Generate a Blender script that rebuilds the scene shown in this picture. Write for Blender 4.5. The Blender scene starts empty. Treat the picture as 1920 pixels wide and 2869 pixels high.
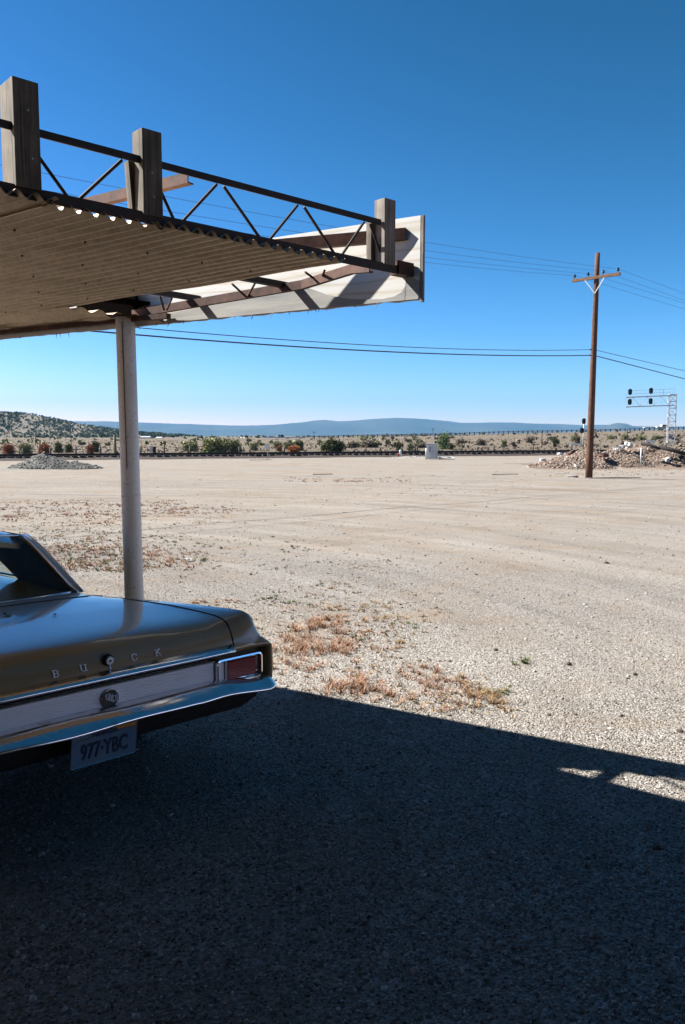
import bpy, math, random
import numpy as np
from mathutils import Vector, Matrix

random.seed(7)
rng = np.random.default_rng(7)
sc = bpy.context.scene
col = sc.collection
R = math.radians

# ---------------------------------------------------------------- camera
H = 1.75
PITCH = R(5.46)
F = 2230.0                       # focal length in pixels of the 1920x2869 photograph
cam_d = bpy.data.cameras.new("camera")
cam = bpy.data.objects.new("camera", cam_d)
col.objects.link(cam)
cam.location = (0, 0, H)
cam.rotation_euler = (R(90) - PITCH, 0, 0)
cam_d.sensor_fit = 'VERTICAL'
cam_d.sensor_height = 36
cam_d.sensor_width = 24
cam_d.lens = 36 * F / 2869
cam_d.clip_start = 0.05
cam_d.clip_end = 60000
sc.camera = cam

# ---------------------------------------------------------------- sun and sky
TRAVEL = Vector((1.076, -0.337, -1.0))            # the way the sunlight travels
to_sun = (-TRAVEL).normalized()
sun_el = math.asin(to_sun.z)
sun_az = math.atan2(to_sun.x, to_sun.y)
sun_d = bpy.data.lights.new("sun", 'SUN')
sun_d.energy = 5.0
sun_d.angle = R(0.53)
sun_d.color = (1.0, 0.962, 0.905)
sun = bpy.data.objects.new("sun", sun_d)
col.objects.link(sun)
sun.rotation_euler = to_sun.to_track_quat('Z', 'Y').to_euler()
w = bpy.data.worlds.new("World")
sc.world = w
w.use_nodes = True
nt = w.node_tree
nt.nodes.clear()
sky = nt.nodes.new('ShaderNodeTexSky')
sky.sky_type = 'NISHITA'
sky.sun_disc = False
sky.sun_elevation = sun_el
sky.sun_rotation = sun_az
sky.altitude = 1600
sky.air_density = 1.0
sky.dust_density = 0.3
sky.ozone_density = 2.0
sepc = nt.nodes.new('ShaderNodeSeparateColor'); comb = nt.nodes.new('ShaderNodeCombineColor')
nt.links.new(sky.outputs[0], sepc.inputs[0])
for i, (pw, k) in enumerate(((2.35, .092), (1.6, .298), (1.87, .214))):     # slide film response of the sky
    a = nt.nodes.new('ShaderNodeMath'); a.operation = 'POWER'; a.inputs[1].default_value = pw
    b_ = nt.nodes.new('ShaderNodeMath'); b_.operation = 'MULTIPLY'; b_.inputs[1].default_value = k
    nt.links.new(sepc.outputs[i], a.inputs[0]); nt.links.new(a.outputs[0], b_.inputs[0]); nt.links.new(b_.outputs[0], comb.inputs[i])
bg = nt.nodes.new('ShaderNodeBackground'); bg.inputs[1].default_value = 0.05
out = nt.nodes.new('ShaderNodeOutputWorld')
nt.links.new(comb.outputs[0], bg.inputs[0]); nt.links.new(bg.outputs[0], out.inputs[0])
sc.view_settings.view_transform = 'Standard'
sc.view_settings.look = 'None'
sc.view_settings.exposure = 1.75
sc.view_settings.gamma = 1.0
sc.render.engine = 'CYCLES'
sc.cycles.max_bounces = 6
sc.cycles.volume_bounces = 0
sc.cycles.transparent_max_bounces = 12

# ---------------------------------------------------------------- survey helpers (photograph pixel -> point in the place)
CP, SP = math.cos(PITCH), math.sin(PITCH)
def ray(u, v):
    x = (u - 960) / F; y = (1434.5 - v) / F
    return Vector((x, CP + y * SP, -SP + y * CP))
EYE = Vector((0, 0, H))
def at_z(u, v, z): d = ray(u, v); return EYE + d * ((z - H) / d.z)
def at_y(u, v, y): d = ray(u, v); return EYE + d * (y / d.y)
FN = Vector((0.503, 0.864, 0))                    # outward normal of the plywood fascia
FD = Vector((0.864, -0.503, 0))                   # along the fascia
def at_n(u, v, n): d = ray(u, v); return EYE + d * (n / d.dot(FN))

def sstep(a, b, x):
    t = np.clip((x - a) / (b - a), 0, 1); return t * t * (3 - 2 * t)
def terrain(x, y):
    x = np.asarray(x, float); y = np.asarray(y, float)
    q = x / np.maximum(y, 1)
    h = 0.5 + 3.3 * np.clip((q + 0.06) / 0.47, 0, 1)
    z = h * sstep(85, 285, y)
    z = z + 0.10 * np.sin(x * .11 + y * .07) * sstep(70, 120, y)
    z = z + 0.02 * np.sin(x * .9 + 1) * np.sin(y * .7) * sstep(7, 12, y)
    # berm of the lot in front of the track on the right
    return z
def gz(x, y): return float(terrain(x, y))

# ---------------------------------------------------------------- materials
def mat(name, color=(.5, .5, .5), rough=.8, metal=0.0, **kw):
    m = bpy.data.materials.new(name); m.use_nodes = True
    b = m.node_tree.nodes['Principled BSDF']
    b.inputs['Base Color'].default_value = (*color, 1)
    b.inputs['Roughness'].default_value = rough
    b.inputs['Metallic'].default_value = metal
    for k, v in kw.items(): b.inputs[k.replace('_', ' ')].default_value = v
    return m
class NB:
    def __init__(s, m): s.m = m; s.t = m.node_tree; s.b = s.t.nodes['Principled BSDF']
    def n(s, typ, **kw):
        nd = s.t.nodes.new(typ)
        for k, v in kw.items():
            if k.startswith('i_'):
                nd.inputs[k[2:].replace('_', ' ')].default_value = v
            else: setattr(nd, k, v)
        return nd
    def l(s, a, b): s.t.links.new(a, b)
    def coord(s, obj=True, scale=(1, 1, 1), rot=(0, 0, 0)):
        tc = s.n('ShaderNodeTexCoord'); mp = s.n('ShaderNodeMapping')
        mp.inputs['Scale'].default_value = scale; mp.inputs['Rotation'].default_value = rot
        if obj: s.l(tc.outputs['Object'], mp.inputs[0])
        else:
            g = s.n('ShaderNodeNewGeometry'); s.l(g.outputs['Position'], mp.inputs[0])
        return mp.outputs[0]
    def noise(s, vec, scale, detail=6, rough=.6, dist=0):
        nd = s.n('ShaderNodeTexNoise'); nd.inputs['Scale'].default_value = scale
        nd.inputs['Detail'].default_value = detail; nd.inputs['Roughness'].default_value = rough
        nd.inputs['Distortion'].default_value = dist
        s.l(vec, nd.inputs['Vector']); return nd.outputs['Fac']
    def vor(s, vec, scale, feature='F1'):
        nd = s.n('ShaderNodeTexVoronoi'); nd.feature = feature; nd.inputs['Scale'].default_value = scale
        s.l(vec, nd.inputs['Vector']); return nd
    def ramp(s, fac, stops):
        nd = s.n('ShaderNodeValToRGB'); e = nd.color_ramp.elements
        while len(e) < len(stops): e.new(0.5)
        for k, (p, c) in enumerate(stops):
            e[k].position = p; e[k].color = (*c, 1) if len(c) == 3 else c
        s.l(fac, nd.inputs[0]); return nd.outputs[0]
    def mix(s, fac, a, b, mode='MIX'):
        nd = s.n('ShaderNodeMix', data_type='RGBA', blend_type=mode)
        if isinstance(fac, (int, float)): nd.inputs[0].default_value = fac
        else: s.l(fac, nd.inputs[0])
        for i, c in ((6, a), (7, b)):
            if isinstance(c, tuple): nd.inputs[i].default_value = (*c, 1)
            else: s.l(c, nd.inputs[i])
        return nd.outputs[2]
    def math(s, op, a, b=0.0):
        nd = s.n('ShaderNodeMath', operation=op)
        for i, c in ((0, a), (1, b)):
            if isinstance(c, (int, float)): nd.inputs[i].default_value = c
            else: s.l(c, nd.inputs[i])
        return nd.outputs[0]
    def color(s, c): s.l(c, s.b.inputs['Base Color'])
    def bump(s, h, strength=.5, dist=.01):
        nd = s.n('ShaderNodeBump'); nd.inputs['Strength'].default_value = strength; nd.inputs['Distance'].default_value = dist
        s.l(h, nd.inputs['Height']); s.l(nd.outputs[0], s.b.inputs['Normal'])

def m_noise(name, c1, c2, scale, rough=.85, metal=0, stretch=(1, 1, 1), bump=.3, bd=.01, detail=6, rot=(0, 0, 0), contrast=(.35, .65)):
    m = mat(name, c1, rough, metal); b = NB(m)
    f = b.noise(b.coord(scale=stretch, rot=rot), scale, detail, .65)
    b.color(b.ramp(f, [(contrast[0], c1), (contrast[1], c2)]))
    if bump: b.bump(f, bump, bd)
    return m

# ---- ground
M = {}
g = mat('ground_gravel', (.4, .35, .3), 1.0); b = NB(g)
b.b.inputs['Specular IOR Level'].default_value = .15
P = b.coord(obj=False)
big = b.noise(P, .22, 5, .6, .6)
mid = b.noise(P, 1.1, 6, .65, .3)
fine = b.noise(P, 14, 4, .7)
v1 = b.vor(P, 72)
v2 = b.vor(P, 120)
stone = b.ramp(v1.outputs['Color'], [(.1, (.13, .115, .10)), (.35, (.36, .32, .275)), (.7, (.56, .52, .47)), (.95, (.80, .77, .72))])
sand = b.ramp(mid, [(.3, (.42, .35, .275)), (.7, (.56, .49, .405))])
sand = b.mix(b.ramp(fine, [(.3, (0, 0, 0)), (.75, (1, 1, 1))]), b.mix(.25, sand, (.2, .15, .1)), sand)
# gravel dominates where big noise is high and near the station; sand elsewhere
sep = b.n('ShaderNodeSeparateXYZ'); b.l(P, sep.inputs[0])
nearf = b.n('ShaderNodeMapRange'); nearf.inputs[1].default_value = 6; nearf.inputs[2].default_value = 14
nearf.inputs[3].default_value = .16; nearf.inputs[4].default_value = -.06
b.l(sep.outputs[1], nearf.inputs[0])
gm = b.math('ADD', b.math('ADD', big, nearf.outputs[0]), b.math('MULTIPLY', b.math('SUBTRACT', mid, .5), .6))
gmask = b.ramp(gm, [(.50, (0, 0, 0)), (.66, (1, 1, 1))])
c = b.mix(gmask, b.mix(.32, sand, stone), b.mix(.12, stone, sand))
# far reddish soil bands and rusty weed stubble
band = b.noise(b.coord(obj=False, scale=(.25, 1, 1)), .45, 6, .7, .5)
bm = b.ramp(band, [(.57, (0, 0, 0)), (.68, (1, 1, 1))])
farf = b.n('ShaderNodeMapRange'); farf.inputs[1].default_value = 14; farf.inputs[2].default_value = 26
b.l(sep.outputs[1], farf.inputs[0])
c = b.mix(b.math('MULTIPLY', b.math('MULTIPLY', bm, farf.outputs[0]), .55), c, (.27, .16, .09))
# grey gravel road sweep in the middle distance
gr = b.ramp(b.noise(b.coord(obj=False, scale=(.22, 1, 1), rot=(0, 0, R(-14))), .30, 4, .55, .3), [(.45, (0, 0, 0)), (.62, (1, 1, 1))])
c = b.mix(b.math('MULTIPLY', gr, .45), c, b.mix(.5, stone, (.37, .34, .31)))
sw = b.math('ADD', b.math('ADD', sep.outputs[1], b.math('MULTIPLY', sep.outputs[0], .50)), b.math('MULTIPLY', b.math('SUBTRACT', big, .5), 5.0))
sw = b.math('SUBTRACT', 1.0, b.math('ABSOLUTE', b.math('DIVIDE', b.math('SUBTRACT', sw, 9.6), 2.6)))
sw2 = b.ramp(b.math('MULTIPLY_ADD', sw, .8), [(.05, (0, 0, 0)), (.55, (1, 1, 1))]) if False else b.ramp(sw, [(.02, (0, 0, 0)), (.6, (1, 1, 1))])
c = b.mix(b.math('MULTIPLY', sw2, .75), c, b.mix(.3, stone, (.20, .19, .18)))
blot = b.ramp(b.noise(b.coord(obj=False, scale=(.6, 1, 1)), .55, 7, .7, 1.2), [(.50, (0, 0, 0)), (.63, (1, 1, 1))])
c = b.mix(b.math('MULTIPLY', blot, .6), c, (.40, .30, .21))
# worn wheel tracks sweeping round the station
vs_ = b.n('ShaderNodeVectorMath', operation='SUBTRACT'); b.l(P, vs_.inputs[0]); vs_.inputs[1].default_value = (-9.0, 3.5, 0)
ln_ = b.n('ShaderNodeVectorMath', operation='LENGTH'); b.l(vs_.outputs[0], ln_.inputs[0])
sx_ = b.n('ShaderNodeSeparateXYZ'); b.l(vs_.outputs[0], sx_.inputs[0])
an_ = b.math('ARCTAN2', sx_.outputs[1], sx_.outputs[0])
cb_ = b.n('ShaderNodeCombineXYZ'); b.l(ln_.outputs['Value'], cb_.inputs[0]); b.l(b.math('MULTIPLY', an_, 1.6), cb_.inputs[1])
trk = b.noise(cb_.outputs[0], 1.5, 5, .6, .25)
nr_ = b.n('ShaderNodeMapRange'); nr_.inputs[1].default_value = 22; nr_.inputs[2].default_value = 40; nr_.inputs[3].default_value = 1; nr_.inputs[4].default_value = .25
b.l(sep.outputs[1], nr_.inputs[0])
dk_ = b.math('MULTIPLY', b.ramp(trk, [(.50, (0, 0, 0)), (.66, (1, 1, 1))]), b.math('MULTIPLY', nr_.outputs[0], .42))
lt_ = b.math('MULTIPLY', b.ramp(trk, [(.34, (1, 1, 1)), (.46, (0, 0, 0))]), b.math('MULTIPLY', nr_.outputs[0], .35))
c = b.mix(dk_, c, (.22, .20, .18)); c = b.mix(lt_, c, (.60, .56, .50))
# beyond the track: grey brown desert
des = b.n('ShaderNodeMapRange'); des.inputs[1].default_value = 66; des.inputs[2].default_value = 82
b.l(sep.outputs[1], des.inputs[0])
dn = b.noise(b.coord(obj=False, scale=(.5, 1, 1)), .25, 8, .75)
c = b.mix(des.outputs[0], c, b.ramp(dn, [(.3, (.16, .125, .09)), (.5, (.25, .20, .145)), (.7, (.34, .275, .20))]))
far2 = b.n('ShaderNodeMapRange'); far2.inputs[1].default_value = 300; far2.inputs[2].default_value = 900
b.l(sep.outputs[1], far2.inputs[0])
c = b.mix(b.math('MULTIPLY', far2.outputs[0], .5), c, b.ramp(b.noise(P, .02, 8, .7), [(.42, (.10, .10, .06)), (.56, (.33, .27, .18))]))
b.color(c)
hh = b.math('ADD', b.math('MULTIPLY', v1.outputs['Distance'], -1.0), b.math('MULTIPLY', v2.outputs['Distance'], -.35))
hh = b.math('ADD', hh, b.math('MULTIPLY', mid, .8))
b.bump(hh, .8, .012)
M['ground'] = g

m = mat('gravel_stone', (.5, .47, .43), .95); b = NB(m)
gi = b.n('ShaderNodeNewGeometry')
b.color(b.ramp(gi.outputs['Random Per Island'], [(.0, (.07, .055, .045)), (.12, (.20, .16, .13)), (.4, (.38, .34, .29)), (.75, (.54, .51, .46)), (1, (.80, .78, .74))]))
M['stone'] = m
m = mat('rubble_stone', (.5, .4, .33), .95); b = NB(m)
gi = b.n('ShaderNodeNewGeometry')
b.color(b.ramp(gi.outputs['Random Per Island'], [(.0, (.06, .035, .025)), (.3, (.22, .14, .095)), (.65, (.34, .25, .19)), (.9, (.44, .35, .29)), (1, (.70, .66, .60))]))
M['rubble'] = m
m = mat('grey_pile_stone', (.3, .3, .28), .95); b = NB(m)
gi = b.n('ShaderNodeNewGeometry')
b.color(b.ramp(gi.outputs['Random Per Island'], [(.0, (.07, .07, .06)), (.5, (.22, .215, .19)), (1, (.46, .45, .41))]))
M['greypile'] = m

def wood_mat(name, dark, light, along_z=True, scale=26, rough=.9):
    m = mat(name, dark, rough); b = NB(m)
    st = (1, 1, .03) if along_z else (.03, 1, 1)
    f = b.noise(b.coord(scale=st), scale * 2.2, 5, .7, .4)
    f2 = b.noise(b.coord(), 9, 4, .6)
    b.color(b.mix(b.ramp(f2, [(.35, (0, 0, 0)), (.7, (.6, .6, .6))]), b.ramp(f, [(.33, dark), (.55, light), (.75, tuple(v * 1.15 for v in light))]), tuple(v * .7 for v in dark)))
    b.bump(f, .6, .004)
    return m
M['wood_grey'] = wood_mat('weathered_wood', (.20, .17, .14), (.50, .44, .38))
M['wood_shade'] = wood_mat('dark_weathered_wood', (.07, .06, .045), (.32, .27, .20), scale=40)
M['wood_dark'] = wood_mat('pole_wood', (.04, .017, .009), (.25, .10, .042), rough=.85, scale=20)
M['crossarm'] = wood_mat('crossarm_wood', (.12, .06, .035), (.36, .20, .12), along_z=False)
m = mat('plywood', (.7, .68, .62), .85); b = NB(m)
Pc = b.coord(scale=(.35, 1, 2.6))
wv = b.n('ShaderNodeTexWave'); wv.wave_type = 'BANDS'; wv.bands_direction = 'Z'
wv.inputs['Scale'].default_value = 1.6; wv.inputs['Distortion'].default_value = 16; wv.inputs['Detail'].default_value = 3; wv.inputs['Detail Scale'].default_value = .8
b.l(Pc, wv.inputs['Vector'])
f = b.noise(b.coord(scale=(.4, 1, 6)), 8, 6, .7)
cc = b.ramp(wv.outputs['Fac'], [(.3, (.90, .89, .84)), (.85, (.86, .84, .77)), (.98, (.76, .69, .57))])
cc = b.mix(b.ramp(f, [(.5, (0, 0, 0)), (.85, (.6, .6, .6))]), cc, (.62, .55, .45))
b.color(cc); b.bump(f, .25, .003); M['plywood'] = m
M['fascia_shade'] = m_noise('fascia_shade_grey', (.36, .36, .35), (.56, .54, .50), 7, .9, 0, (.3, .3, 3), .4, .004)  # grey tone standing in for shade on the fascia
M['rust'] = m_noise('rusty_steel', (.05, .022, .013), (.20, .075, .035), 14, .8, .15, bump=.5, bd=.003)
M['rust_bright'] = m_noise('rusty_channel_steel', (.09, .032, .018), (.27, .12, .07), 10, .75, .1, bump=.4, bd=.003)
M['dark_steel'] = m_noise('dark_painted_steel', (.012, .011, .011), (.045, .026, .018), 18, .7, .0, bump=.3, bd=.002)
m = mat('galvanised_sheet', (.4, .34, .27), .6, .35); b = NB(m)
f = b.noise(b.coord(scale=(.3, 1, 1), rot=(0, 0, R(36))), 5, 7, .7)
f2 = b.noise(b.coord(), 40, 3, .6)
cc = b.ramp(f, [(.3, (.46, .35, .23)), (.55, (.66, .52, .37)), (.75, (.74, .62, .47))])
b.color(b.mix(b.ramp(f2, [(.35, (0, 0, 0)), (.8, (.45, .45, .45))]), cc, (.22, .13, .07))); M['sheet'] = m
m = mat('pillar_paint', (.62, .60, .56), .55); b = NB(m)
f = b.noise(b.coord(scale=(1, 1, .4)), 7, 6, .65); f2 = b.noise(b.coord(), 60, 2, .5)
cc = b.ramp(f, [(.3, (.86, .82, .73)), (.7, (.95, .92, .85))])
fr_ = b.noise(b.coord(scale=(1, 1, .35)), 16, 7, .75, .6)
cc = b.mix(b.ramp(fr_, [(.62, (0, 0, 0)), (.70, (.8, .8, .8))]), cc, (.32, .19, .10))
b.color(b.mix(b.ramp(f2, [(.60, (0, 0, 0)), (.75, (.5, .5, .5))]), cc, (.30, .22, .15))); b.bump(f2, .15, .002); M['pillar'] = m

# car
m = mat('car_paint', (.085, .065, .035), .36, .15, Coat_Weight=1.0, Coat_Roughness=.10); b = NB(m)
f = b.noise(b.coord(), 1.8, 5, .6); f2 = b.noise(b.coord(), 90, 2, .5)
b.color(b.mix(b.ramp(f2, [(.62, (0, 0, 0)), (.8, (.5, .5, .5))]), b.ramp(f, [(.3, (.27, .19, .085)), (.7, (.33, .24, .12))]), (.40, .31, .20)))
rr = b.ramp(f, [(.3, (.035, .035, .035)), (.7, (.09, .09, .09))]); b.l(rr, b.b.inputs['Coat Roughness']); M['paint'] = m
m = mat('chrome', (.78, .79, .80), .10, 1.0); b = NB(m)
f = b.noise(b.coord(), 7, 5, .6)
b.l(b.ramp(f, [(.35, (.07, .07, .07)), (.75, (.28, .28, .28))]), b.b.inputs['Roughness'])
b.color(b.ramp(b.noise(b.coord(scale=(1, 1, 1)), 11, 6, .7), [(.58, (.78, .79, .80)), (.70, (.32, .24, .17))])); M['chrome'] = m
M['chrome_trim'] = mat('chrome_trim', (.85, .86, .87), .12, 1.0)
m = mat('ribbed_aluminium', (.55, .56, .58), .4, .0); b = NB(m)
b.color(b.ramp(b.noise(b.coord(), 6, 5, .6), [(.3, (.86, .88, .93)), (.7, (.95, .96, .99))])); M['ribbed'] = m
M['satin'] = mat('satin_chrome', (.80, .86, .95), .35, .35)
M['black'] = m_noise('black_underbody', (.006, .006, .006), (.02, .018, .016), 10, .9)
M['recess'] = mat('dark_recess_paint', (.03, .022, .012), .5)
m = mat('red_lens', (.42, .03, .015), .15, 0, Coat_Weight=.6); b = NB(m)
wv = b.n('ShaderNodeTexWave'); wv.bands_direction = 'Z'; wv.inputs['Scale'].default_value = 30
b.l(b.coord(), wv.inputs['Vector']); b.bump(wv.outputs['Fac'], .6, .003); M['red'] = m
M['glass'] = mat('window_glass', (.55, .68, .66), .02, 0, Transmission_Weight=1.0, IOR=1.02, Coat_Weight=.22, Coat_Roughness=.03)
M['rubber'] = m_noise('tyre_rubber', (.012, .012, .012), (.03, .03, .028), 20, .9)
M['plate'] = m_noise('number_plate', (.11, .24, .38), (.19, .34, .48), 6, .6, .0, bump=0)
M['plate_blue'] = mat('plate_lettering', (.02, .04, .09), .4)
M['plate_orange'] = m_noise('plate_sunset_print', (.5, .10, .02), (.55, .35, .08), 40, .4, bump=0)
M['plate_hill'] = mat('plate_mountain_print', (.10, .11, .10), .5)
M['seat'] = m_noise('seat_cloth', (.03, .03, .03), (.06, .055, .05), 8, .9)
# background
M['white_paint'] = m_noise('white_paint', (.62, .64, .62), (.80, .80, .78), 5, .5, bump=0)
M['cabinet'] = m_noise('cabinet_paint', (.50, .52, .50), (.72, .73, .70), 3, .6, bump=0)
M['galv'] = m_noise('galvanised_steel', (.60, .62, .63), (.80, .81, .82), 3, .45, .2, bump=0)
M['signal'] = mat('signal_black', (.008, .010, .008), .7)
M['lensdark'] = mat('signal_lens_unlit', (.02, .03, .02), .2)
M['ballast'] = m_noise('track_ballast', (.035, .025, .02), (.14, .10, .08), 9, .95, bump=.8, bd=.05)
M['dirt'] = m_noise('heap_dirt', (.16, .11, .075), (.36, .27, .20), 5, 1.0, bump=.8, bd=.05)
M['matt_dark'] = mat('matt_dark_steel', (.012, .010, .009), 1.0, 0, Specular_IOR_Level=0.0)  # flat dark steel without gloss
M['tie'] = m_noise('creosote_tie', (.012, .010, .009), (.045, .032, .024), 6, .9)
M['rail'] = m_noise('rail_steel', (.03, .018, .012), (.09, .05, .035), 3, .6, .4, bump=0)
M['wire'] = mat('wire', (.012, .014, .016), .6)
M['wire_thin'] = mat('thin_wire', (.05, .055, .06), .5, .5)
M['redpaint'] = mat('red_paint', (.45, .04, .02), .5)
M['yellow'] = mat('yellow_paint', (.75, .42, .03), .5)
M['asphalt'] = m_noise('asphalt', (.12, .12, .12), (.22, .21, .2), 1, .9)
M['porcelain'] = mat('insulator', (.02, .025, .025), .15)
M['wall'] = m_noise('station_wall', (.045, .038, .03), (.075, .062, .05), 3, .9)
def leaf_mat(name, a, c):
    m = mat(name, a, .8); b = NB(m)
    gi = b.n('ShaderNodeNewGeometry')
    b.color(b.ramp(gi.outputs['Random Per Island'], [(0, a), (.6, tuple((p + q) / 2 for p, q in zip(a, c))), (1, c)]))
    b.b.inputs['Specular IOR Level'].default_value = .1
    return m
M['juniper'] = leaf_mat('juniper_foliage', (.035, .048, .018), (.17, .18, .08))
M['olive'] = leaf_mat('olive_foliage', (.09, .105, .04), (.36, .36, .18))
M['pale'] = leaf_mat('pale_green_foliage', (.08, .13, .05), (.26, .34, .15))
M['rustleaf'] = leaf_mat('rust_foliage', (.16, .055, .03), (.48, .20, .10))
M['orange'] = leaf_mat('orange_foliage', (.22, .07, .02), (.58, .24, .08))
M['sage'] = leaf_mat('sage_foliage', (.16, .13, .09), (.40, .33, .24))
M['straw'] = leaf_mat('straw_grass', (.20, .11, .05), (.58, .42, .24))
M['redweed'] = leaf_mat('rust_weed', (.19, .08, .048), (.56, .35, .22))
M['greenweed'] = leaf_mat('green_weed', (.05, .08, .025), (.24, .27, .11))
M['bark'] = m_noise('bark', (.06, .04, .03), (.16, .12, .09), 10, .95)
M['mountain'] = m_noise('far_mountain', (.020, .028, .020), (.085, .085, .060), .0022, 1.0, bump=0, detail=12)
M['hill'] = m_noise('hill_soil', (.13, .11, .07), (.30, .24, .16), .02, 1.0, bump=0, detail=10)
M['litter'] = mat('white_litter', (.8, .8, .8), .6)

# sunlit base colours scaled down so shade renders deeper; shaded materials stay brighter
KEEP = {'pillar': 1.0, 'sheet': 1.0, 'wood_shade': .62, 'wood_grey': .72, 'ribbed': 1.0, 'paint': 1.0, 'plate': .8, 'chrome': 1, 'chrome_trim': 1, 'satin': 1, 'black': 1, 'recess': 1, 'glass': 1, 'seat': 1,
        'plate_blue': 1, 'plate_orange': 1, 'plate_hill': 1, 'red': .8, 'plywood': .85, 'fascia_shade': .85, 'white_paint': .85, 'galv': .8, 'cabinet': .8, 'wire': 1, 'wire_thin': 1, 'dark_steel': .9, 'mountain': .8, 'olive': 1.1, 'redweed': .95, 'straw': .85, 'greenweed': .8, 'rubble': .72, 'juniper': .95, 'rustleaf': .95, 'orange': .9, 'pale': .95}
for key_, m_ in M.items():
    k_ = KEEP.get(key_, .62)
    if k_ == 1: continue
    k_ *= .8
    p_ = m_.node_tree.nodes['Principled BSDF'].inputs['Base Color']
    if p_.is_linked:
        src = p_.links[0].from_socket; nb_ = NB(m_)
        nb_.color(nb_.mix(1.0, src, (k_, k_, k_), 'MULTIPLY'))
    else:
        c_ = p_.default_value; p_.default_value = (c_[0] * k_, c_[1] * k_, c_[2] * k_, 1)
# ---------------------------------------------------------------- mesh helpers
def link(name, me, material, parent=None, smooth=False, loc=None):
    o = bpy.data.objects.new(name, me)
    if material is not None:
        for mm in (material if isinstance(material, (list, tuple)) else [material]): me.materials.append(mm)
    if smooth: me.polygons.foreach_set('use_smooth', [True] * len(me.polygons))
    col.objects.link(o)
    if loc is not None: o.location = loc
    if parent is not None:
        o.parent = parent
        if loc is None: o.matrix_parent_inverse = parent.matrix_basis.inverted()
    return o
def empty(name, loc, rz=0):
    o = bpy.data.objects.new(name, None); col.objects.link(o)
    o.location = loc; o.rotation_euler = (0, 0, rz); o.empty_display_size = .2
    return o
def tag(o, label=None, cat=None, group=None, kind=None):
    if label: o['label'] = label
    if cat: o['category'] = cat
    if group: o['group'] = group
    if kind: o['kind'] = kind
    return o
class MB:
    def __init__(s): s.v = []; s.f = []
    def add(s, vs, fs):
        n = len(s.v); s.v += [tuple(p) for p in vs]; s.f += [tuple(i + n for i in f) for f in fs]; return s
    def hexa(s, p):      # 8 points: bottom 4 ccw, top 4 ccw
        return s.add(p, [(3, 2, 1, 0), (4, 5, 6, 7), (0, 1, 5, 4), (1, 2, 6, 5), (2, 3, 7, 6), (3, 0, 4, 7)])
    def box(s, x0, x1, y0, y1, z0, z1, mtx=None):
        p = [(x0, y0, z0), (x1, y0, z0), (x1, y1, z0), (x0, y1, z0), (x0, y0, z1), (x1, y0, z1), (x1, y1, z1), (x0, y1, z1)]
        if mtx is not None: p = [mtx @ Vector(q) for q in p]
        return s.hexa(p)
    def bar(s, a, b_, wx, wz, up=Vector((0, 0, 1))):
        a = Vector(a); b_ = Vector(b_); d = (b_ - a).normalized()
        sd = d.cross(up)
        if sd.length < 1e-4: sd = d.cross(Vector((0, 1, 0)))
        sd.normalize(); u = sd.cross(d).normalized()
        sd *= wx / 2; u *= wz / 2
        return s.hexa([a - sd - u, a + sd - u, b_ + sd - u, b_ - sd - u, a - sd + u, a + sd + u, b_ + sd + u, b_ - sd + u])
    def tube(s, pts, rad, n=8, cap=True):
        pts = [Vector(p) for p in pts]
        rads = rad if isinstance(rad, (list, tuple)) else [rad] * len(pts)
        vs = []; fs = []
        for i, p in enumerate(pts):
            d = (pts[min(i + 1, len(pts) - 1)] - pts[max(i - 1, 0)]).normalized()
            ref = Vector((0, 0, 1)) if abs(d.z) < .9 else Vector((1, 0, 0))
            a = d.cross(ref).normalized(); c_ = a.cross(d)
            for k in range(n):
                t = 2 * math.pi * k / n
                vs.append(p + (a * math.cos(t) + c_ * math.sin(t)) * rads[i])
        for i in range(len(pts) - 1):
            for k in range(n):
                k2 = (k + 1) % n
                fs.append((i * n + k, i * n + k2, (i + 1) * n + k2, (i + 1) * n + k))
        if cap:
            fs.append(tuple(range(n - 1, -1, -1))); fs.append(tuple((len(pts) - 1) * n + k for k in range(n)))
        return s.add(vs, fs)
    def grid(s, P, closed=False):
        nr, nc = len(P), len(P[0]); vs = [p for r_ in P for p in r_]; fs = []
        for i in range(nr - 1):
            for j in range(nc - (0 if closed else 1)):
                j2 = (j + 1) % nc
                fs.append((i * nc + j, i * nc + j2, (i + 1) * nc + j2, (i + 1) * nc + j))
        return s.add(vs, fs)
    def mesh(s, name):
        me = bpy.data.meshes.new(name); me.from_pydata([tuple(p) for p in s.v], [], s.f); me.validate(); me.update(); return me
    def build(s, name, material, parent=None, smooth=False, bevel=0, loc=None):
        me = s.mesh(name)
        if bevel or True:
            import bmesh
            bm = bmesh.new(); bm.from_mesh(me); bmesh.ops.recalc_face_normals(bm, faces=bm.faces)
            if bevel: bmesh.ops.bevel(bm, geom=list(bm.edges), offset=bevel, segments=2, affect='EDGES', profile=.6)
            bm.to_mesh(me); bm.free()
        return link(name, me, material, parent, smooth, loc)
def np_mesh(name, verts, faces):
    """verts (n,3), faces (m,k) all of one size"""
    me = bpy.data.meshes.new(name)
    nv, nf, k = len(verts), len(faces), faces.shape[1]
    me.vertices.add(nv); me.vertices.foreach_set('co', np.ascontiguousarray(verts, dtype=np.float32).ravel())
    me.loops.add(nf * k); me.loops.foreach_set('vertex_index', np.ascontiguousarray(faces, dtype=np.int32).ravel())
    me.polygons.add(nf); me.polygons.foreach_set('loop_start', np.arange(0, nf * k, k, dtype=np.int32))
    me.update(calc_edges=True); me.validate(); return me
OCT_V = np.array([(1, 0, 0), (0, 1, 0), (-1, 0, 0), (0, -1, 0), (0, 0, 1), (0, 0, -1)], float)
OCT_F = np.array([(0, 1, 4), (1, 2, 4), (2, 3, 4), (3, 0, 4), (1, 0, 5), (2, 1, 5), (3, 2, 5), (0, 3, 5)])
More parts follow.
